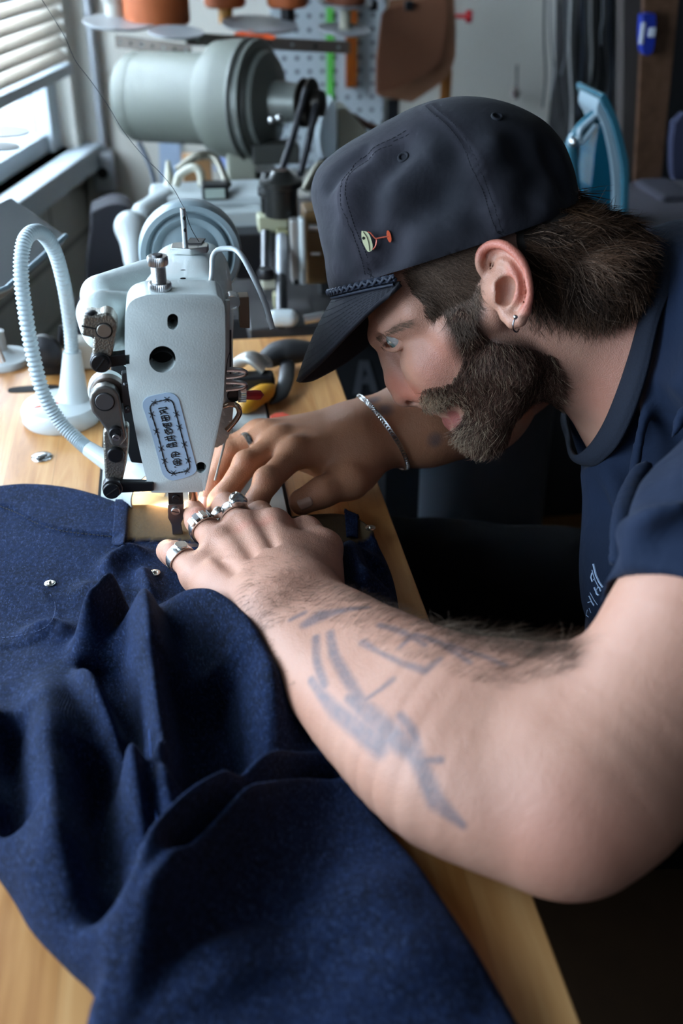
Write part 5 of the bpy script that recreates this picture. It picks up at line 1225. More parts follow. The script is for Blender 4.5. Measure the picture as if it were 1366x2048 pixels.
# ---------------- room shell
YB = 2.30; C0 = AY(165, 300, YB); LD = Vector((math.sin(math.radians(15)), math.cos(math.radians(15)), 0)); LN = Vector((LD.y, -LD.x, 0))
C0 = Vector((C0.x, YB, 0))
def LP(px, py, off=0): return PL(px, py, C0 + LN * off, LN)
def LS(s, z, off=0): p = C0 - LD * s + LN * off; return Vector((p.x, p.y, z))
def pq(a, b, c, d): return [a, b, c, d]
m_wall = mat('painted_wall', '#d6d3c8', .8, nz=.05, nscale=3, bmp=.1, bscale=60)
def wbox(name, P, off, m, **k): return MB().prism(P, off).build(name, m, None, kind='structure', **k)
wbox('wall_back', [Vector((C0.x - .3, YB, 0)), Vector((2.2, YB, 0)), Vector((2.2, YB, 2.6)), Vector((C0.x - .3, YB, 2.6))], (0, .12, 0), m_wall)
zs = (LP(0, 372).z + LP(160, 302).z) / 2
m_brick, t, b = nt('painted_brick'); br_ = t.nodes.new('ShaderNodeTexBrick'); v = mapp(t, (1, 1, 1), (math.radians(90), 0, 0), coord='Object')
c_ = t.nodes.new('ShaderNodeTexCoord'); sp2 = t.nodes.new('ShaderNodeSeparateXYZ'); t.links.new(c_.outputs['Object'], sp2.inputs[0]); cb2 = t.nodes.new('ShaderNodeCombineXYZ'); t.links.new(sp2.outputs[1], cb2.inputs[0]); t.links.new(sp2.outputs[2], cb2.inputs[1]); t.links.new(cb2.outputs[0], br_.inputs[0])
br_.inputs['Scale'].default_value = 1; br_.inputs['Brick Width'].default_value = .40; br_.inputs['Row Height'].default_value = .115; br_.inputs['Mortar Size'].default_value = .006; br_.inputs['Color1'].default_value = srgb('#c6c4bc'); br_.inputs['Color2'].default_value = srgb('#cfccc3'); br_.inputs['Mortar'].default_value = srgb('#85827a')
nn_ = tex(t, scale=25, detail=5); t.links.new(mixc(t, mth(t, 'MULTIPLY', nn_.outputs[0], .5), br_.outputs[0], srgb('#9b988f')), b.inputs['Base Color']); b.inputs['Roughness'].default_value = .8; bump(t, b, br_.outputs['Fac'], -.6, .004)
wbox('wall_left', [LS(0, 0), LS(3.8, 0), LS(3.8, zs), LS(0, zs)], -LN * .16, m_brick)
wbox('wall_left_header', [LS(0, 1.75), LS(3.8, 1.75), LS(3.8, 2.6), LS(0, 2.6)], -LN * .16, m_wall)
m_frame = mat('window_paint', '#aab4ba', .5, nz=.1, nscale=9)
wbox('trim_1', [LS(0, zs - .045, .045), LS(1.9, zs - .045, .045), LS(1.9, zs, .045), LS(0, zs, .045)], -LN * .20, m_frame, bevel=.004)
jm = LP(122, 250); sj = (C0 - jm).dot(LD)
wbox('trim_2', [LS(0, zs, .01), LS(sj * .5, zs, .01), LS(sj * .5, 1.75, .01), LS(0, 1.75, .01)], -LN * .14, m_wall)
fr = MB()
for s0, s1 in ((sj * .5, sj), (.95, 1.0)): fr.prism([LS(s0, zs, -.02), LS(s1, zs, -.02), LS(s1, 1.75, -.02), LS(s0, 1.75, -.02)], -LN * .06)
for z0, z1 in ((zs, zs + .035), (1.70, 1.75)): fr.prism([LS(sj, z0, -.03), LS(.95, z0, -.03), LS(.95, z1, -.03), LS(sj, z1, -.03)], -LN * .05)
fr.build('window_1', m_frame, None, kind='structure', bevel=.002)
m_gl = mat('window_glass', (.9, .95, 1), .02, trans=1.0); m_gl.node_tree.nodes['Principled BSDF'].inputs['IOR'].default_value = 1.02
wbox('window_1_pane', [LS(sj, zs + .03, -.05), LS(.95, zs + .03, -.05), LS(.95, 1.71, -.05), LS(sj, 1.71, -.05)], -LN * .004, m_gl)
wbox('wall_left_pier', [LS(1.0, zs), LS(1.10, zs), LS(1.10, 1.75), LS(1.0, 1.75)], -LN * .16, m_wall)
fr = MB()
for s0, s1 in ((1.10, 1.13), (2.3, 2.34), (3.5, 3.53)): fr.prism([LS(s0, zs, -.04), LS(s1, zs, -.04), LS(s1, 1.75, -.04), LS(s0, 1.75, -.04)], -LN * .05)
fr.build('window_2', m_frame, None, kind='structure', bevel=.002)
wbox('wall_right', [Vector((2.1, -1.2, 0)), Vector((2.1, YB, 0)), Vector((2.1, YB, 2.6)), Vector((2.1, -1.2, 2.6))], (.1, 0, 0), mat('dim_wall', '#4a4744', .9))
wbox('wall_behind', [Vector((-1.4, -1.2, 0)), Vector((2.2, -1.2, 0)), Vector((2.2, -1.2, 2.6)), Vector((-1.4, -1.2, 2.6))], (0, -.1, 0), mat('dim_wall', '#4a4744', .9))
MB().box((.4, .5, -.03), (3.8, 3.9, .06)).build('floor', wood('dark_boards', '#120e0b', '#1a1410', '#221a14', .12), None, kind='structure')
MB().box((.4, .5, 2.65), (3.8, 3.9, .1)).build('ceiling', mat('ceiling_paint', '#8a8986', .9), None, kind='structure')
fr = MB()
for x0 in (-1.17, .13): fr.box((x0, -1.19, 1.75), (.05, .04, .95))
for z0 in (1.28, 2.22): fr.box((-.52, -1.19, z0), (1.35, .04, .05))
fr.build('rear_fill_frame', m_frame, None, kind='structure', bevel=.002)  # invented window frame on the rear wall, added to go with the fill light
# venetian blind
BLD = thing('venetian_blind', LS(.5, 1.7, .01), 'cream venetian blind half lowered over the corner window', 'blind')
m_sl = mat('blind_slat', '#cfc6b8', .5); zb0 = (LP(112, 166, .03).z + LP(0, 215, .03).z) / 2; ns_ = 26
sb = MB().prism([LS(sj * .95, zb0, .035), LS(.93, zb0, .035), LS(.93, zb0 + .02, .035), LS(sj * .95, zb0 + .02, .035)], -LN * .025).build('bottom_rail', m_frame, BLD, bevel=.002)
for i in range(ns_):
    z = zb0 + .034 + i * .024
    if z > 1.72: break
    mbs = MB(); V = []
    for s_ in (sj * .95, .93):
        for k in range(5): u = k / 4 - .5; V.append(LS(s_, z - u * .017 + .004 * math.cos(u * 3.1), .022 + u * .020))
    mbs.add(V, [(k, k + 1, 6 + k, 5 + k) for k in range(4)]); o = mbs.build('slat', m_sl, BLD); md = o.modifiers.new('s', 'SOLIDIFY'); md.thickness = .001
# ---------------- wall fixtures
def pbox(name, x0, y0, x1, y1, Y, th, m, par=None, bevel=.002, **k):
    a = AY(x0, y1, Y); c = AY(x1, y0, Y); e = AY((x0 + x1) / 2, (y0 + y1) / 2, Y); w_ = (AY(x1, (y0 + y1) / 2, Y) - AY(x0, (y0 + y1) / 2, Y)).x; h_ = AY((x0 + x1) / 2, y0, Y).z - AY((x0 + x1) / 2, y1, Y).z
    return MB().box((e.x, Y + th / 2, e.z), (w_, th, h_)).build(name, m, par, bevel=bevel, **k)
def ppoly(name, P, Y, th, m, par=None, bevel=.001, **k): return MB().prism([AY(x, y, Y) for x, y in P], (0, th, 0)).build(name, m, par, bevel=bevel, **k)
def ptube(name, P, r, m, par=None, n=10, flat=None, **k): return MB().tube(sv([AY(*q) for q in P], max(8, len(P) * 6)), r, n, flat=flat).build(name, m, par, smooth=60, **k)
m_gal = mat('galvanised', (.42, .44, .46), .45, .6, nz=.1)
a = AY(208, 305, YB - .015); tag(MB().cyl(a, Vector((a.x, a.y, 1.6)), .0085, 14).build('conduit', m_gal, smooth=60), 'grey metal conduit rising from the outlet box in the corner', 'conduit')
ob = thing('outlet_box', AY(208, 345, YB - .05), 'grey metal outlet box on the wall by the window corner', 'outlet'); pbox('box', 186, 308, 230, 388, YB - .05, .05, m_gal, ob, .004); MB().lathe([(.011, 0), (.011, .004), (.0001, .004)], AY(205, 347, YB - .055), (0, 1, 0), 20).build('socket', mat('void', (.004, .003, .003), .9), ob)
a = AY(212, 392, YB - .015); tag(MB().cyl(a, Vector((a.x, a.y, .0)), .0085, 14).build('conduit', m_gal, smooth=60), 'dark lower length of conduit running below the outlet box', 'conduit')
m_peg, t, b = nt('pegboard'); v = mapp(t, (1, 1, 1)); s = t.nodes.new('ShaderNodeSeparateXYZ'); t.links.new(v, s.inputs[0])
fx = mth(t, 'SUBTRACT', mth(t, 'FRACT', mth(t, 'DIVIDE', s.outputs[0], .0254)), .5); fz = mth(t, 'SUBTRACT', mth(t, 'FRACT', mth(t, 'DIVIDE', s.outputs[2], .0254)), .5)
dd2 = mth(t, 'SQRT', mth(t, 'ADD', mth(t, 'MULTIPLY', fx, fx), mth(t, 'MULTIPLY', fz, fz))); t.links.new(mixc(t, mth(t, 'LESS_THAN', dd2, .17), srgb('#a9b2b6'), srgb('#3c4146')), b.inputs['Base Color']); b.inputs['Roughness'].default_value = .6
tag(pbox('pegboard', 545, -60, 770, 345, YB - .02, .012, m_peg), 'pale grey pegboard with rows of holes on the back wall', 'pegboard')
tag(pbox('green_tape', 653, -20, 667, 206, YB - .0225, .001, mat('green_tape', '#57b04a', .6), bevel=0), 'vertical strip of green tape on the pegboard', 'tape')
tag(pbox('amber_strip', 692, -10, 716, 178, YB - .04, .012, mat('amber_resin', '#7a3c0c', .3)), 'amber brown strip hanging on the pegboard', 'strip')
m_lea = mat('veg_tan_leather', '#8a5a40', .55, nz=.15, nscale=8); m_lea2 = mat('veg_tan_leather_pale', '#9a6d50', .6, nz=.12, nscale=8)
def rpoly(P, n=70): return [tuple(q) for q in spline([(x, y, 0) for x, y in P + [P[0]]], n)[:-1, :2]]
tag(ppoly('leather_piece', [(763, 28), (775, 16), (800, 10), (840, 2), (893, -20), (893, 60), (889, 90), (880, 122), (862, 142), (824, 163), (790, 178), (751, 186), (752, 120)], 2.02, .003, m_lea), 'brown leather panel with rounded corner hanging in front of another', 'leather', 'leather panels on the wall')
tag(ppoly('leather_piece', [(780, 0), (908, -20), (912, 60), (911, 112), (900, 150), (870, 175), (824, 205), (775, 196), (753, 190), (758, 100)], 2.05, .003, m_lea2), 'paler brown leather panel showing behind the front leather panel', 'leather', 'leather panels on the wall')
for i, (x, w0) in enumerate(((746, 'left'), (818, 'middle'))): tag(pbox('bulldog_clip', x - 7, 2, x + 10, 22, 2.005, .012, m_blk), 'black clip gripping the top %s of the hanging leather' % w0, 'clip', 'clips on the leather')
hk = MB().lathe([(.004, -.03), (.004, 0), (.0105, 0), (.012, .006), (.0105, .012), (.0001, .013)], AY(932, 33, 2.2), (1, -.4, 0), 20); tag(hk.build('red_knob', mat('red_knob', '#a3131a', .4), smooth=40), 'red knob on a hook right of the hanging leather', 'knob')
tag(ppoly('leather_strap', [(882, 150), (905, 140), (900, 215), (880, 222)], 2.12, .004, mat('saddle_brown', '#8d5a26', .5)), 'short golden brown strap below the leather panels', 'strap')
tag(pbox('black_strap', 775, 200, 798, 270, 2.15, .01, m_blk), 'black strap hanging under the leather at the pegboard edge', 'strap')
aw = thing('awl', AY(1032, 170, YB - .02), 'thin dark awl hanging point up on the white wall', 'awl'); ptube('spike', [(1034, 130, YB - .02), (1033, 170, YB - .02)], .0025, m_dk, aw); ptube('handle', [(1033, 168, YB - .02), (1031, 185, YB - .02), (1030, 198, YB - .02)], [.004] * 6 + [.009] * 8 + [.006] * 4, mat('dusty_wood', '#6a5f5c', .6), aw)
# hanging cords and straps at the right
rs = random.Random(4); lab = {'k': 'black', 'g': 'grey', 'w': 'pale grey', 'b': 'dark blue'}; cl_ = {'k': (.008, .008, .009), 'g': (.11, .12, .13), 'w': (.36, .36, .35), 'b': (.015, .025, .05)}
pts_ = [(1092, 'k', 6, 215), (1101, 'g', 5, 200), (1110, 'w', 4, 180), (1118, 'k', 9, 230), (1128, 'g', 6, 150), (1134, 'k', 7, 240), (1142, 'w', 7, 290), (1152, 'k', 9, 260), (1162, 'b', 8, 230), (1173, 'k', 9, 250), (1182, 'w', 8, 170), (1193, 'k', 8, 200), (1204, 'g', 4, 90), (1212, 'k', 9, 220), (1222, 'b', 7, 200), (1232, 'k', 9, 230), (1244, 'g', 6, 210), (1250, 'k', 8, 300), (1262, 'w', 4, 300)]
for i, (x, c, w_, yb) in enumerate(pts_):
    P = [(x + rs.uniform(-2, 2), -60, 2.06 + .02 * (i % 3)), (x + rs.uniform(-5, 5), yb * .3, 2.06 + .02 * (i % 3)), (x + rs.uniform(-6, 6), yb * .7, 2.06 + .02 * (i % 3)), (x - 3 + rs.uniform(-6, 6), yb, 2.06 + .02 * (i % 3))]
    o = ptube('hanging_belt', P, w_ * .0006, mat('cord_' + c, cl_[c], .5), flat=.5)
    side = 'near the white wall' if x < 1130 else ('above the iron' if x < 1210 else 'beside the wooden post'); same = [q for q in pts_ if q[1] == c and (('a' if q[0] < 1130 else 'b' if q[0] < 1210 else 'c') == ('a' if x < 1130 else 'b' if x < 1210 else 'c'))]
    tag(o, '%s %s strap from the left of those hanging %s' % (('first', 'second', 'third', 'fourth', 'fifth')[[q[0] for q in same].index(x)], lab[c], side), 'strap', 'cords and straps hanging at the right')
tag(pbox('dark_cabinet', 1112, -200, 1420, 1180, 2.16, .12, mat('near_black', (.006, .006, .007), .9)), 'near black cabinet front behind the hanging straps', 'cabinet')
pm = wood('old_post', '#4a3426', '#5f4431', '#6d5140', .3)
PO = thing('wooden_post', AY(1300, 300, 1.75), 'brown wooden post standing at the right of the iron', 'post'); ppoly('front_face', [(1290, -40), (1362, -40), (1315, 430), (1266, 430)], 1.75, .05, pm, PO); pbx = AY(1290, 430, 1.77); MB().box((pbx.x, 1.785, pbx.z / 2), (.06, .05, pbx.z)).build('lower_post', pm, PO); ppoly('side_board', [(1248, -40), (1292, -40), (1268, 430), (1243, 430)], 1.76, .03, mat('grey_board', '#38322f', .7), PO)
BC = thing('blue_clip', AY(1297, 70, 1.72), 'blue plastic clip with white label fixed on the wooden post', 'clip'); ppoly('body', rpoly([(1286, 30), (1310, 28), (1312, 60), (1306, 104), (1288, 108), (1284, 70)]), 1.72, .02, mat('blue_plastic', '#1c2f8a', .4), BC); pbox('label', 1298, 55, 1312, 75, 1.716, .004, mat('white_label', '#c8ccd6', .5), BC); pbox('label', 1281, 45, 1290, 90, 1.718, .004, mat('white_label', '#c8ccd6', .5), BC)
# shelf, iron and things at right
SH = thing('side_shelf', AY(1240, 455, 1.35), 'grey shelf ledge behind the man\'s neck carrying the iron', 'shelf'); a = AY(1150, 440, 1.30); MB().box((AY(1250, 440, 1.45).x, 1.48, AY(1250, 445, 1.40).z - .02), (.34, .30, .035)).build('board', mat('shelf_grey', '#4c4a52', .6), SH, bevel=.003); MB().box((AY(1250, 440, 1.45).x, 1.52, .42), (.30, .2, .68)).build('support', mat('near_black', (.006, .006, .007), .9), SH)
IR = thing('steam_iron', AY(1210, 436, 1.42), 'teal and white steam iron standing on its heel', 'iron'); m_teal = mat('teal_plastic', '#2a5c6c', .25, coat=.4); YI = 1.40
ppoly('tank', rpoly([(1203, 235), (1215, 250), (1228, 300), (1234, 360), (1234, 432), (1185, 436), (1180, 400), (1186, 340), (1190, 300), (1196, 262)], 50), YI - .012, .055, mat('teal_tank', '#125a72', .12, trans=.35, coat=.6), IR, .006)
ppoly('body', rpoly([(1197, 196), (1212, 200), (1232, 250), (1244, 310), (1250, 370), (1250, 437), (1228, 437), (1226, 360), (1218, 300), (1206, 250), (1193, 222)], 60), YI - .018, .07, mat('iron_white', '#8497a0', .3, coat=.3), IR, .005)
ppoly('soleplate', rpoly([(1206, 188), (1214, 192), (1236, 240), (1252, 300), (1258, 340), (1256, 437), (1247, 437), (1247, 350), (1240, 305), (1224, 245), (1203, 200)], 60), YI - .03, .095, m_teal, IR, .003)
ptube('handle', [(1200, 222, YI), (1180, 240, YI), (1158, 262, YI), (1142, 290, YI), (1144, 330, YI), (1150, 380, YI), (1160, 418, YI), (1190, 432, YI)], .0085, m_teal, IR, 14)
ptube('handle_inlay', [(1196, 226, YI - .008), (1178, 243, YI - .008), (1160, 262, YI - .009), (1163, 285, YI - .009), (1192, 250, YI - .009)], .004, mat('iron_white', '#8497a0', .3, coat=.3), IR)
MB().ball(AY(1148, 284, YI - .008), .007, 16).build('dial', m_st, IR, smooth=80); MB().ball(AY(1160, 405, YI - .008), .0085, 16).build('cord_joint', m_st, IR, smooth=80)
tag(pbox('steel_ruler', 1258, 110, 1264, 300, 1.8, .002, m_gal, bevel=0), 'thin metal ruler standing between iron and wooden post', 'ruler')
tag(pbox('grey_cloth_pile', 1318, 392, 1400, 470, 1.5, .12, mat('grey_cloth', '#3a3944', .9, nz=.3), bevel=.012), 'grey folded cloth pile at the right edge behind the shirt', 'cloth')
tag(ppoly('hanging_shirt', rpoly([(1350, 245), (1380, 235), (1400, 380), (1352, 365), (1345, 300)]), 1.7, .02, mat('dusty_blue_cloth', '#2c3048', .9)), 'dusty blue garment hanging at the far right edge', 'garment')
# second bench with machine and motor
BN = thing('rear_bench', (.18, 1.65, 0), 'cluttered rear bench carrying a second machine and motor', 'bench'); zb2 = .70
MB().box((.20, 1.68, zb2 - .02), (.54, .62, .04)).build('bench_top', mat('bench_grey', '#2c2a2a', .6), BN, bevel=.004)
for x in (-.05, .44):
    for y in (1.42, 1.94): MB().box((x, y, .33), (.04, .04, .66)).build('leg', m_dk, BN)
MO = thing('clutch_motor', W(400, 200, 1.62), 'large grey green cylindrical clutch motor mounted above the rear bench', 'motor')
m_mot = mat('motor_paint', '#686c62', .55, nz=.15, nscale=9, bmp=.15, bscale=60); m_mdk = mat('motor_dark', '#3c3d38', .5)
p0_ = W(256, 193, 1.64); p1_ = W(640, 207, 1.54); ax_ = (p1_ - p0_).normalized(); Lm = lambda x: (W(x, 193 + (x - 256) * .036, 1.64 + (x - 256) / 384 * -.10) - p0_).length
MB().lathe([(.045, 0), (.058, .004), (.0635, .014), (.0645, .03), (.0645, Lm(288)), (.0635, Lm(290)), (.0645, Lm(292)), (.0645, Lm(420)), (.066, Lm(424)), (.080, Lm(440)), (.083, Lm(470)), (.084, Lm(500))], p0_, ax_, 64).build('motor_barrel', m_mot, MO, smooth=40)
MB().lathe([(.085, Lm(500)), (.086, Lm(506)), (.080, Lm(508)), (.080, Lm(514)), (.084, Lm(516)), (.083, Lm(522)), (.070, Lm(526)), (.062, Lm(530)), (.070, Lm(532)), (.066, Lm(540)), (.030, Lm(552)), (.026, Lm(600))], p0_, ax_, 64).build('clutch_housing', mat('motor_face', '#6d716b', .4, .3), MO, smooth=30)
for x, r in ((503, .0862), (513, .0815), (525, .072)): MB().lathe([(r, 0), (r, Lm(x + 3) - Lm(x))], p0_ + ax_ * Lm(x), ax_, 64, cap=False).build('seam_ring', m_mdk, MO)
MB().lathe([(.010, Lm(598)), (.032, Lm(604)), (.034, Lm(608)), (.026, Lm(613)), (.034, Lm(620)), (.034, Lm(625)), (.018, Lm(630)), (.018, Lm(645)), (.008, Lm(648))], p0_, ax_, 40).build('pulley', mat('pulley_dark', '#2f2a24', .4, .6), MO, smooth=30)
for q in ((543, 240), (558, 236)): MB().ball(AY(q[0], q[1], AY(540, 240, 1.6).y - .06), .005, 12).build('bolt', m_st, MO, smooth=80)
MB().ball(W(288, 252, 1.60), .003, 12).build('bolt', m_st, MO, smooth=80)
for P in ([(318, 172), (328, 166), (338, 162), (334, 172), (322, 176)], [(372, 148), (392, 138), (412, 132), (400, 143), (380, 149)]): pass
for q0, q1 in (((612, 180), (560, 350)), ((632, 210), (600, 350))): MB().tube(sv([W(q0[0], q0[1], 1.50), W((q0[0] + q1[0]) / 2 + 2, (q0[1] + q1[1]) / 2, 1.47), W(q1[0], q1[1], 1.45)], 14), .0052, 8).build('drive_belt', mat('belt', '#14161c', .6), MO, smooth=60)
def wb(name, x0, y0, x1, y1, d, th, m, par, bev=.003, **k): y = W((x0 + x1) / 2, (y0 + y1) / 2, d).y; return pbox(name, x0, y0, x1, y1, y, th, m, par, bev, **k)
wb('motor_bracket', 455, 285, 512, 362, 1.58, .05, mat('cream_metal', '#a3a594', .45), MO); wb('motor_bracket', 505, 290, 600, 330, 1.56, .04, m_mdk, MO)
wb('mount_column', 470, 350, 560, 560, 1.66, .06, m_mdk, MO)
M2 = thing('chain_stitch_machine', W(470, 420, 1.42), 'cream second sewing machine with exposed bars on the rear bench', 'sewing machine'); m_cr = mat('cream_enamel', '#aaa896', .35, nz=.08); m_w3 = mat('pale_enamel', '#b9c1c1', .3)
wb('arm', 300, 392, 540, 424, 1.45, .09, m_w3, M2, .008); wb('arm_front', 330, 424, 530, 470, 1.43, .07, mat('pale_enamel_shade', '#a4acab', .35), M2, .006)
wb('black_bed', 470, 470, 535, 560, 1.42, .06, m_blk, M2); wb('label_box', 404, 370, 458, 402, 1.44, .03, m_blk, M2); wb('label', 410, 379, 450, 397, 1.435, .003, mat('label_green', '#9aa9a0', .5), M2, 0)
s2 = SDF(); s2.cone(W(262, 455, 1.38), W(300, 470, 1.42), .020, .018, .01); s2.cone(W(262, 455, 1.38), W(268, 530, 1.36), .018, .012, .01); s2.cone(W(285, 425, 1.42), W(330, 400, 1.46), .014, .016, .01); v_, f_ = s2.mesh(.003, 12); np_mesh('looper_arm', v_, f_, m_w3, M2)
MB().tube([W(336, 322, 1.5), W(338, 350, 1.5), W(338, 378, 1.5), W(338, 392, 1.5)], [.003, .006, .007, .012], 12).build('spool_pin', m_cr, M2, smooth=40)
MB().tube(sv([W(352, 372, 1.47), W(360, 350, 1.47), W(385, 335, 1.46), W(400, 345, 1.46), W(404, 372, 1.46)], 20), .0055, 10).build('lever', m_cr, M2, smooth=60)
MB().tube(sv([W(355, 340, 1.5), W(395, 312, 1.49), W(430, 318, 1.49), W(455, 370, 1.46)], 20), .006, 10).build('lever', mat('greasy_steel', '#5d5a4e', .4, .6), M2, smooth=60)
a = W(563, 430, 1.34); MB().lathe([(.021, 0), (.021, .034), (.027, .036), (.027, .043), (.018, .046), (.010, .055)], a, (0, 0, 1), 28).build('head_cylinder', mat('oiled_black', '#20211f', .3, .4), M2, smooth=40)
a = W(536, 425, 1.34); MB().lathe([(.008, 0), (.009, .02), (.012, .022), (.012, .03), (.006, .05)], a, (0, 0, 1), 20).build('small_cylinder', mat('oiled_black', '#20211f', .3, .4), M2, smooth=40)
wb('clamp_block', 517, 434, 578, 466, 1.34, .03, mat('olive_cream', '#9d9d82', .45), M2); wb('clamp_block', 553, 460, 578, 476, 1.335, .03, mat('olive_shade', '#7d7a5a', .45), M2)
MB().cyl(W(532, 552, 1.30), W(532, 466, 1.34), .0065, 16).build('rod', m_dk, M2); MB().cyl(W(562, 560, 1.30), W(563, 474, 1.34), .0075, 16).build('rod', m_gal, M2); MB().cyl(W(563, 650, 1.25), W(562, 555, 1.30), .007, 16).build('rod', m_dk, M2)
MB().lathe([(.010, 0), (.011, .006), (.009, .012)], W(532, 556, 1.30), (0, 0, 1), 16).build('knob', m_blk, M2); wb('clamp_block', 524, 558, 556, 580, 1.30, .02, m_cr, M2); wb('clamp_block', 548, 590, 574, 622, 1.28, .02, mat('olive_shade', '#7d7a5a', .45), M2)
s2 = SDF(); s2.cone(W(552, 636, 1.24), W(580, 636, 1.24), .010, .010, .005); v_, f_ = s2.mesh(.002, 12); np_mesh('white_foot', v_, f_, m_w3, M2)
wb('side_plate', 582, 442, 600, 570, 1.33, .02, mat('grey_cover', (.35, .34, .32), .4, .6), M2); wb('side_plate', 600, 440, 612, 572, 1.325, .02, m_w3, M2)
for q in ((591, 456), (592, 564)): MB().ball(W(q[0], q[1], 1.32), .0035, 12).build('screw', m_blk, M2, smooth=80)
wb('brown_gearbox', 612, 425, 655, 570, 1.36, .05, mat('ochre_paint', '#6a512f', .5), M2); MB().cyl(W(618, 455, 1.33), W(643, 456, 1.33), .0045, 12).build('bright_screw', m_st, M2); MB().cyl(W(622, 508, 1.33), W(640, 508, 1.33), .002, 12).build('bright_screw', m_st, M2)
wb('base', 500, 655, 640, 690, 1.27, .10, mat('bench_grey', '#2c2a2a', .6), M2)
MB().tube([W(608, 640, 1.24), W(650, 632, 1.24)], .0055, 10).build('bright_screw', m_st, M2); MB().tube(sv([W(655, 400, 1.4), W(665, 350, 1.42), W(640, 330, 1.42), W(610, 380, 1.42)], 16), .006, 10).build('lever', mat('greasy_steel', '#5d5a4e', .4, .6), M2, smooth=60)
wb('base_block', 640, 380, 760, 700, 1.5, .1, mat('near_black', (.006, .006, .007), .9), M2)
CM = thing('covered_machine', W(690, 280, 1.75), 'cream machine head under clear plastic below the pegboard', 'machine'); y_ = W(700, 280, 1.75).y
ppoly('cream_panel', [(674, 218), (694, 216), (735, 262), (737, 300), (735, 405), (674, 405)], y_, .06, m_cr, CM, .004); ppoly('plastic_cover', rpoly([(642, 240), (655, 212), (672, 208), (675, 330), (690, 360), (660, 360), (645, 320), (638, 280)]), y_ - .01, .05, mat('plastic_film', (.6, .7, .75), .25, alpha=.75), CM, .006)
tag(ptube('brown_hose', [(705, 232, y_ + .05), (730, 248, y_ + .04), (760, 262, y_ + .03), (790, 290, y_ + .03)], .006, mat('brown_rubber', '#4a2a1c', .5)), 'brown curved hose behind the cream covered machine', 'hose')
tag(pbox('rear_bench_box', 655, 345, 740, 420, 1.62, .1, mat('near_black', (.006, .006, .007), .9)), 'dark box on the rear bench in front of the covered machine', 'box')
# thread stand with spools above the motor
TS = thing('thread_stand', W(450, 80, 1.72), 'perforated steel thread stand with round spool plates over the motor', 'thread stand'); m_pl = mat('spool_plate', '#8f9294', .4, .3)
def strip_(x0, y0, x1, y1, d0, d1, h): a = W(x0, y0, d0); c = W(x1, y1, d1); MB().prism([a, c, c + Vector((0, 0, h)), a + Vector((0, 0, h))], (0, .003, 0)).build('perforated_bar', mat('bar_steel', '#5c554e', .4, .6), TS); return a, c
for (x0, y0, x1, y1, d0, d1) in ((232, 95, 385, 116, 1.66, 1.60), (372, 90, 700, 108, 1.68, 1.72)):
    a, c = strip_(x0, y0, x1, y1, d0, d1, .018)
    for i in range(7): p = a.lerp(c, (i + .5) / 7) + Vector((0, -.0005, .009)); MB().lathe([(.0028, 0), (.0001, -.0003)], p, (0, 1, 0), 12).build('hole', m_void if i % 2 else m_pl, TS)
for x, y, d, r in ((238, 52, 1.66, .055), (352, 72, 1.62, .042), (520, 56, 1.74, .062), (690, 12, 1.8, .046), (690, 66, 1.76, .045)): MB().lathe([(.004, 0), (r * .96, .003), (r, .006), (r * .99, .007), (.004, .004)], W(x, y, d), (.05, -.1, 1), 48).build('spool_plate', m_pl, TS, smooth=40)
MB().cyl(W(690, 64, 1.76), W(690, 16, 1.79), .009, 18).build('spacer', m_cr, TS)
def spool(name, x, y, d, prof, m, label, g=None, col2=None):
    o = MB().lathe(prof, W(x, y, d), (0, 0, 1), 36).build(name, m, smooth=35); return tag(o, label, 'spool', g)
m_or = mat('orange_thread', '#9c4c1c', .7, bmp=.4, bscale=900); spool('thread_spool', 315, 48, 1.70, [(.048, 0), (.052, .004), (.052, .10), (.03, .12)], m_or, 'widest burnt orange thread spool at the upper left', 'orange thread spools')
for x, n_, cm in ((452, 'second orange thread spool from the left on an ochre core', mat('ochre_core', '#a8742a', .5)), (576, 'third orange thread spool standing on a dark core', m_blk)):
    s_ = thing('thread_spool', W(x, 46, 1.78), n_, 'spool', 'orange thread spools'); MB().lathe([(.012, 0), (.012, .026)], W(x, 46, 1.78), n=20).build('core', cm, s_); MB().lathe([(.030, .024), (.034, .028), (.034, .10)], W(x, 46, 1.78), n=30).build('thread_winding', m_or, s_, smooth=40)
spool('thread_spool', 232, 46, 1.70, [(.015, 0), (.015, .03), (.02, .034), (.02, .08)], mat('white_thread', '#b9b8b0', .7), 'slim white thread spool beside the widest orange spool')
spool('thread_spool', 690, 10, 1.8, [(.030, 0), (.034, .004), (.034, .06)], mat('rust_thread', '#7a4328', .7), 'rust coloured spool on the rightmost spool plate')
tag(MB().prism([W(x, y, 1.69) for x, y in ((468, 66), (500, 60), (552, 72), (548, 79), (500, 74), (470, 73))], (0, .003, 0)).build('orange_tag', mat('orange_tag', '#e0561f', .5)), 'bright orange tag on the perforated bar over the motor', 'tag')
tag(MB().tube(sv([W(278, 285, 1.85), W(295, 320, 1.85), (W(308, 360, 1.85)), W(312, 400, 1.85), W(312, 430, 1.85)], 20), .0045, 8).build('power_cable', mat('cable_navy', '#1c2a3a', .6), smooth=60), 'dark cable hanging down from the motor against the white wall', 'cable')
tag(ppoly('wall_paper_notice', [(318, 285), (362, 285), (360, 380), (320, 380)], YB - .004, .003, mat('bluish_paper', '#a7b9cf', .7), bevel=0), 'pale bluish paper sheet on the wall behind the second machine', 'paper')
tag(ppoly('wall_paper_notice', [(425, 283), (455, 283), (456, 345), (428, 340)], YB - .006, .003, mat('violet_paper', '#9fb0e0', .7), bevel=0), 'bright blue paper scrap glimpsed under the motor', 'paper')
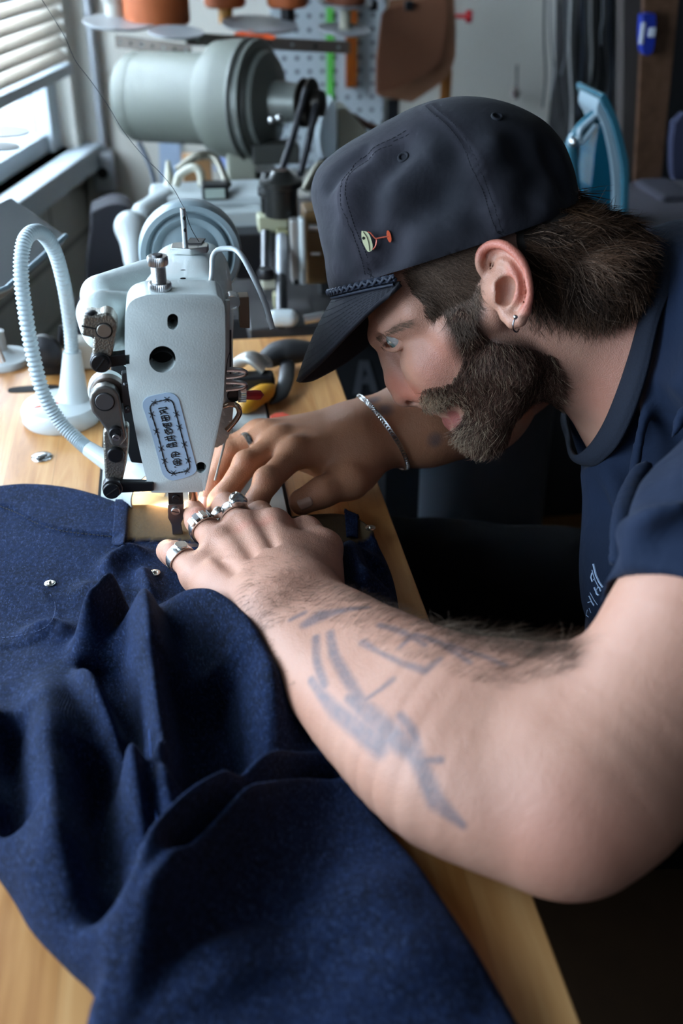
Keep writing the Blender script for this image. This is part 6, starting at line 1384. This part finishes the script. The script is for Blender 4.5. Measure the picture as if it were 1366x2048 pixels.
tag(MB().box(AY(395, 345, 1.95), (.05, .04, .06)).build('cardboard_piece', mat('cardboard', '#8f6a44', .8), bevel=.002), 'small brown cardboard piece under the motor', 'cardboard')
CH = thing('tailor_chair', AY(225, 500, 1.9), 'dark upholstered chair back in the corner behind the lamp', 'chair')
ppoly('backrest', rpoly([(180, 425), (225, 408), (262, 420), (275, 470), (272, 560), (250, 640), (180, 640), (172, 540), (180, 460)]), 1.80, .07, mat('chair_cloth', '#26262c', .9), CH, .02); ppoly('seat', [(150, 620), (330, 600), (340, 700), (140, 700)], 1.6, .12, mat('chair_cloth', '#26262c', .9), CH, .02); MB().cyl((AY(220, 600, 1.75).x, 1.75, 0), AY(220, 640, 1.75), .02, 14).build('post', m_blk, CH)
# left edge things
RF = thing('lamp_reflector', W(50, 480, 1.15), 'angled grey metal lamp reflector at the left edge', 'lamp'); a = [(-60, 430, 1.10), (22, 392, 1.16), (132, 470, 1.13), (14, 574, 1.02), (-70, 610, .98)]
o = MB().prism([W(*q) for q in a], Vector((-.004, .002, -.012))).build('reflector', mat('brushed_grey', '#63686b', .32, .5), RF, bevel=.003)
MB().tube([W(-70, 610, .98), W(14, 576, 1.02), W(132, 472, 1.13)], .003, 8).build('rolled_edge', mat('edge_blue', '#8aa0ad', .3, .5), RF, smooth=60); MB().tube([W(-40, 470, 1.1), W(-60, 800, 1.15)], .006, 10).build('arm', m_dk, RF)
LT = thing('cone_stand', T(8, 722), 'white round stand base with short post at the left table edge', 'stand'); MB().lathe([(.031, 0), (.0315, .004), (.030, .007), (.016, .010), (.012, .013), (.0075, .015), (.0065, .036), (.0001, .038)], T(6, 724), n=48).build('base', m_lw, LT, smooth=40)
MB().cyl(T(6, 724, .785), T(6, 724, .785) + Vector((-.045, 0, .22)), .003, 10).build('rod', m_st, LT)
for y, r in ((270, .030), (300, .022)): MB().lathe([(.003, 0), (r, .003), (r, .0045), (.003, .004)], W(4 if r > .025 else 0, y, 1.2), (.05, 0, 1), 40).build('disc', m_pl, LT, smooth=40)
# dark things beyond the table edge
BG = thing('printed_bag', (.30, 1.33, .4), 'dark bag printed with a pale letter A beyond the table edge', 'bag'); yb_ = 1.42
pbox('bag_body', 640, 690, 860, 905, yb_, .12, mat('dark_bag', (.012, .014, .018), .85), BG, .01)
ppoly('letter_A', [(719, 722), (738, 722), (757, 786), (743, 786), (738, 768), (724, 768), (730, 752), (736, 752), (728, 735), (722, 789), (707, 789)], yb_ - .002, .002, mat('bag_print', '#55585f', .8), BG, 0)
tag(pbox('black_crate', 770, 895, 870, 1080, 1.25, .2, mat('crate_black', (.010, .011, .014), .5)), 'black box low beyond the table edge under the wrist', 'box')
cbn = W(965, 960, 1.33); bn = thing('metal_bin', (cbn.x, cbn.y, 0), 'dark brushed metal cylinder bin on the floor behind the man\'s chin', 'bin'); MB().lathe([(.078, 0), (.078, .70), (.080, .705), (.075, .705), (.075, .66)], (cbn.x, cbn.y, 0), n=48).build('drum', mat('bin_metal', '#565d68', .35, .35), bn, smooth=40)
tag(MB().box((.52, 1.32, .30), (.20, .24, .035)).build('wooden_stool', wood('stool_wood', '#5a3a1c', '#704a26', '#805a30', .2), bevel=.006), 'small brown wooden seat glimpsed between bin and shirt', 'stool')
stp = T(1215, 2010, .42); SL = thing('wooden_stool', (stp.x + .12, stp.y + .06, 0), 'dark wooden stool edge at the lower right under the man', 'stool'); MB().box((stp.x + .10, stp.y + .10, .40), (.26, .30, .03)).build('seat', mat('stool_wood2', '#4a3420', .6, nz=.3), SL, bevel=.004)
for sx in (-.1, .1):
    for sy in (-.12, .12): MB().box((stp.x + .10 + sx, stp.y + .10 + sy, .19), (.035, .035, .385)).build('leg', mat('stool_wood2', '#4a3420', .6, nz=.3), SL)
w = bpy.data.worlds.new('daylight'); SC.world = w; w.use_nodes = True; bg = w.node_tree.nodes['Background']
bg.inputs[0].default_value = (.60, .78, 1, 1); bg.inputs[1].default_value = 2.2
def area(name, loc, tgt, sx, sy, e, col):
    l = bpy.data.lights.new(name, 'AREA'); l.shape = 'RECTANGLE'; l.size = sx; l.size_y = sy; l.energy = e; l.color = col
    o = bpy.data.objects.new(name, l); COL.objects.link(o); o.location = loc; o.rotation_euler = (Vector(tgt) - Vector(loc)).to_track_quat('-Z', 'Y').to_euler(); return o

pz = (zs + 1.75) / 2
p_ = LS(1.75, pz, -.22); p_.z -= .10; area('window_daylight', p_, p_ + LN + Vector((0, 0, -.30)), 1.3, .55, 28, (.66, .83, 1))
p_ = LS(.5, pz, -.22); area('corner_daylight', p_, p_ + LN + Vector((0, 0, -.2)), .85, .75, 46, (.74, .87, 1))
area('rear_fill', (-.5, -1.12, 1.75), (.2, 1.5, .7), 1.3, .9, 2.5, (.78, .88, 1))  # soft fill light added behind the camera
cam = bpy.data.cameras.new('camera'); co = bpy.data.objects.new('camera', cam); COL.objects.link(co); SC.camera = co
co.matrix_world = Matrix(((CR.x, CU.x, -CF.x, CAM.x), (CR.y, CU.y, -CF.y, CAM.y), (CR.z, CU.z, -CF.z, CAM.z), (0, 0, 0, 1)))
cam.sensor_fit = 'VERTICAL'; cam.sensor_height = 36; cam.lens = FPX / 2048 * 36; cam.clip_start = .05
cam.dof.use_dof = True; cam.dof.focus_distance = .80; cam.dof.aperture_fstop = 5.0
SC.view_settings.view_transform = 'Standard'; SC.view_settings.look = 'None'; SC.view_settings.exposure = 0; SC.view_settings.gamma = 1
try: SC.view_settings.use_curve_mapping = False
except Exception: pass
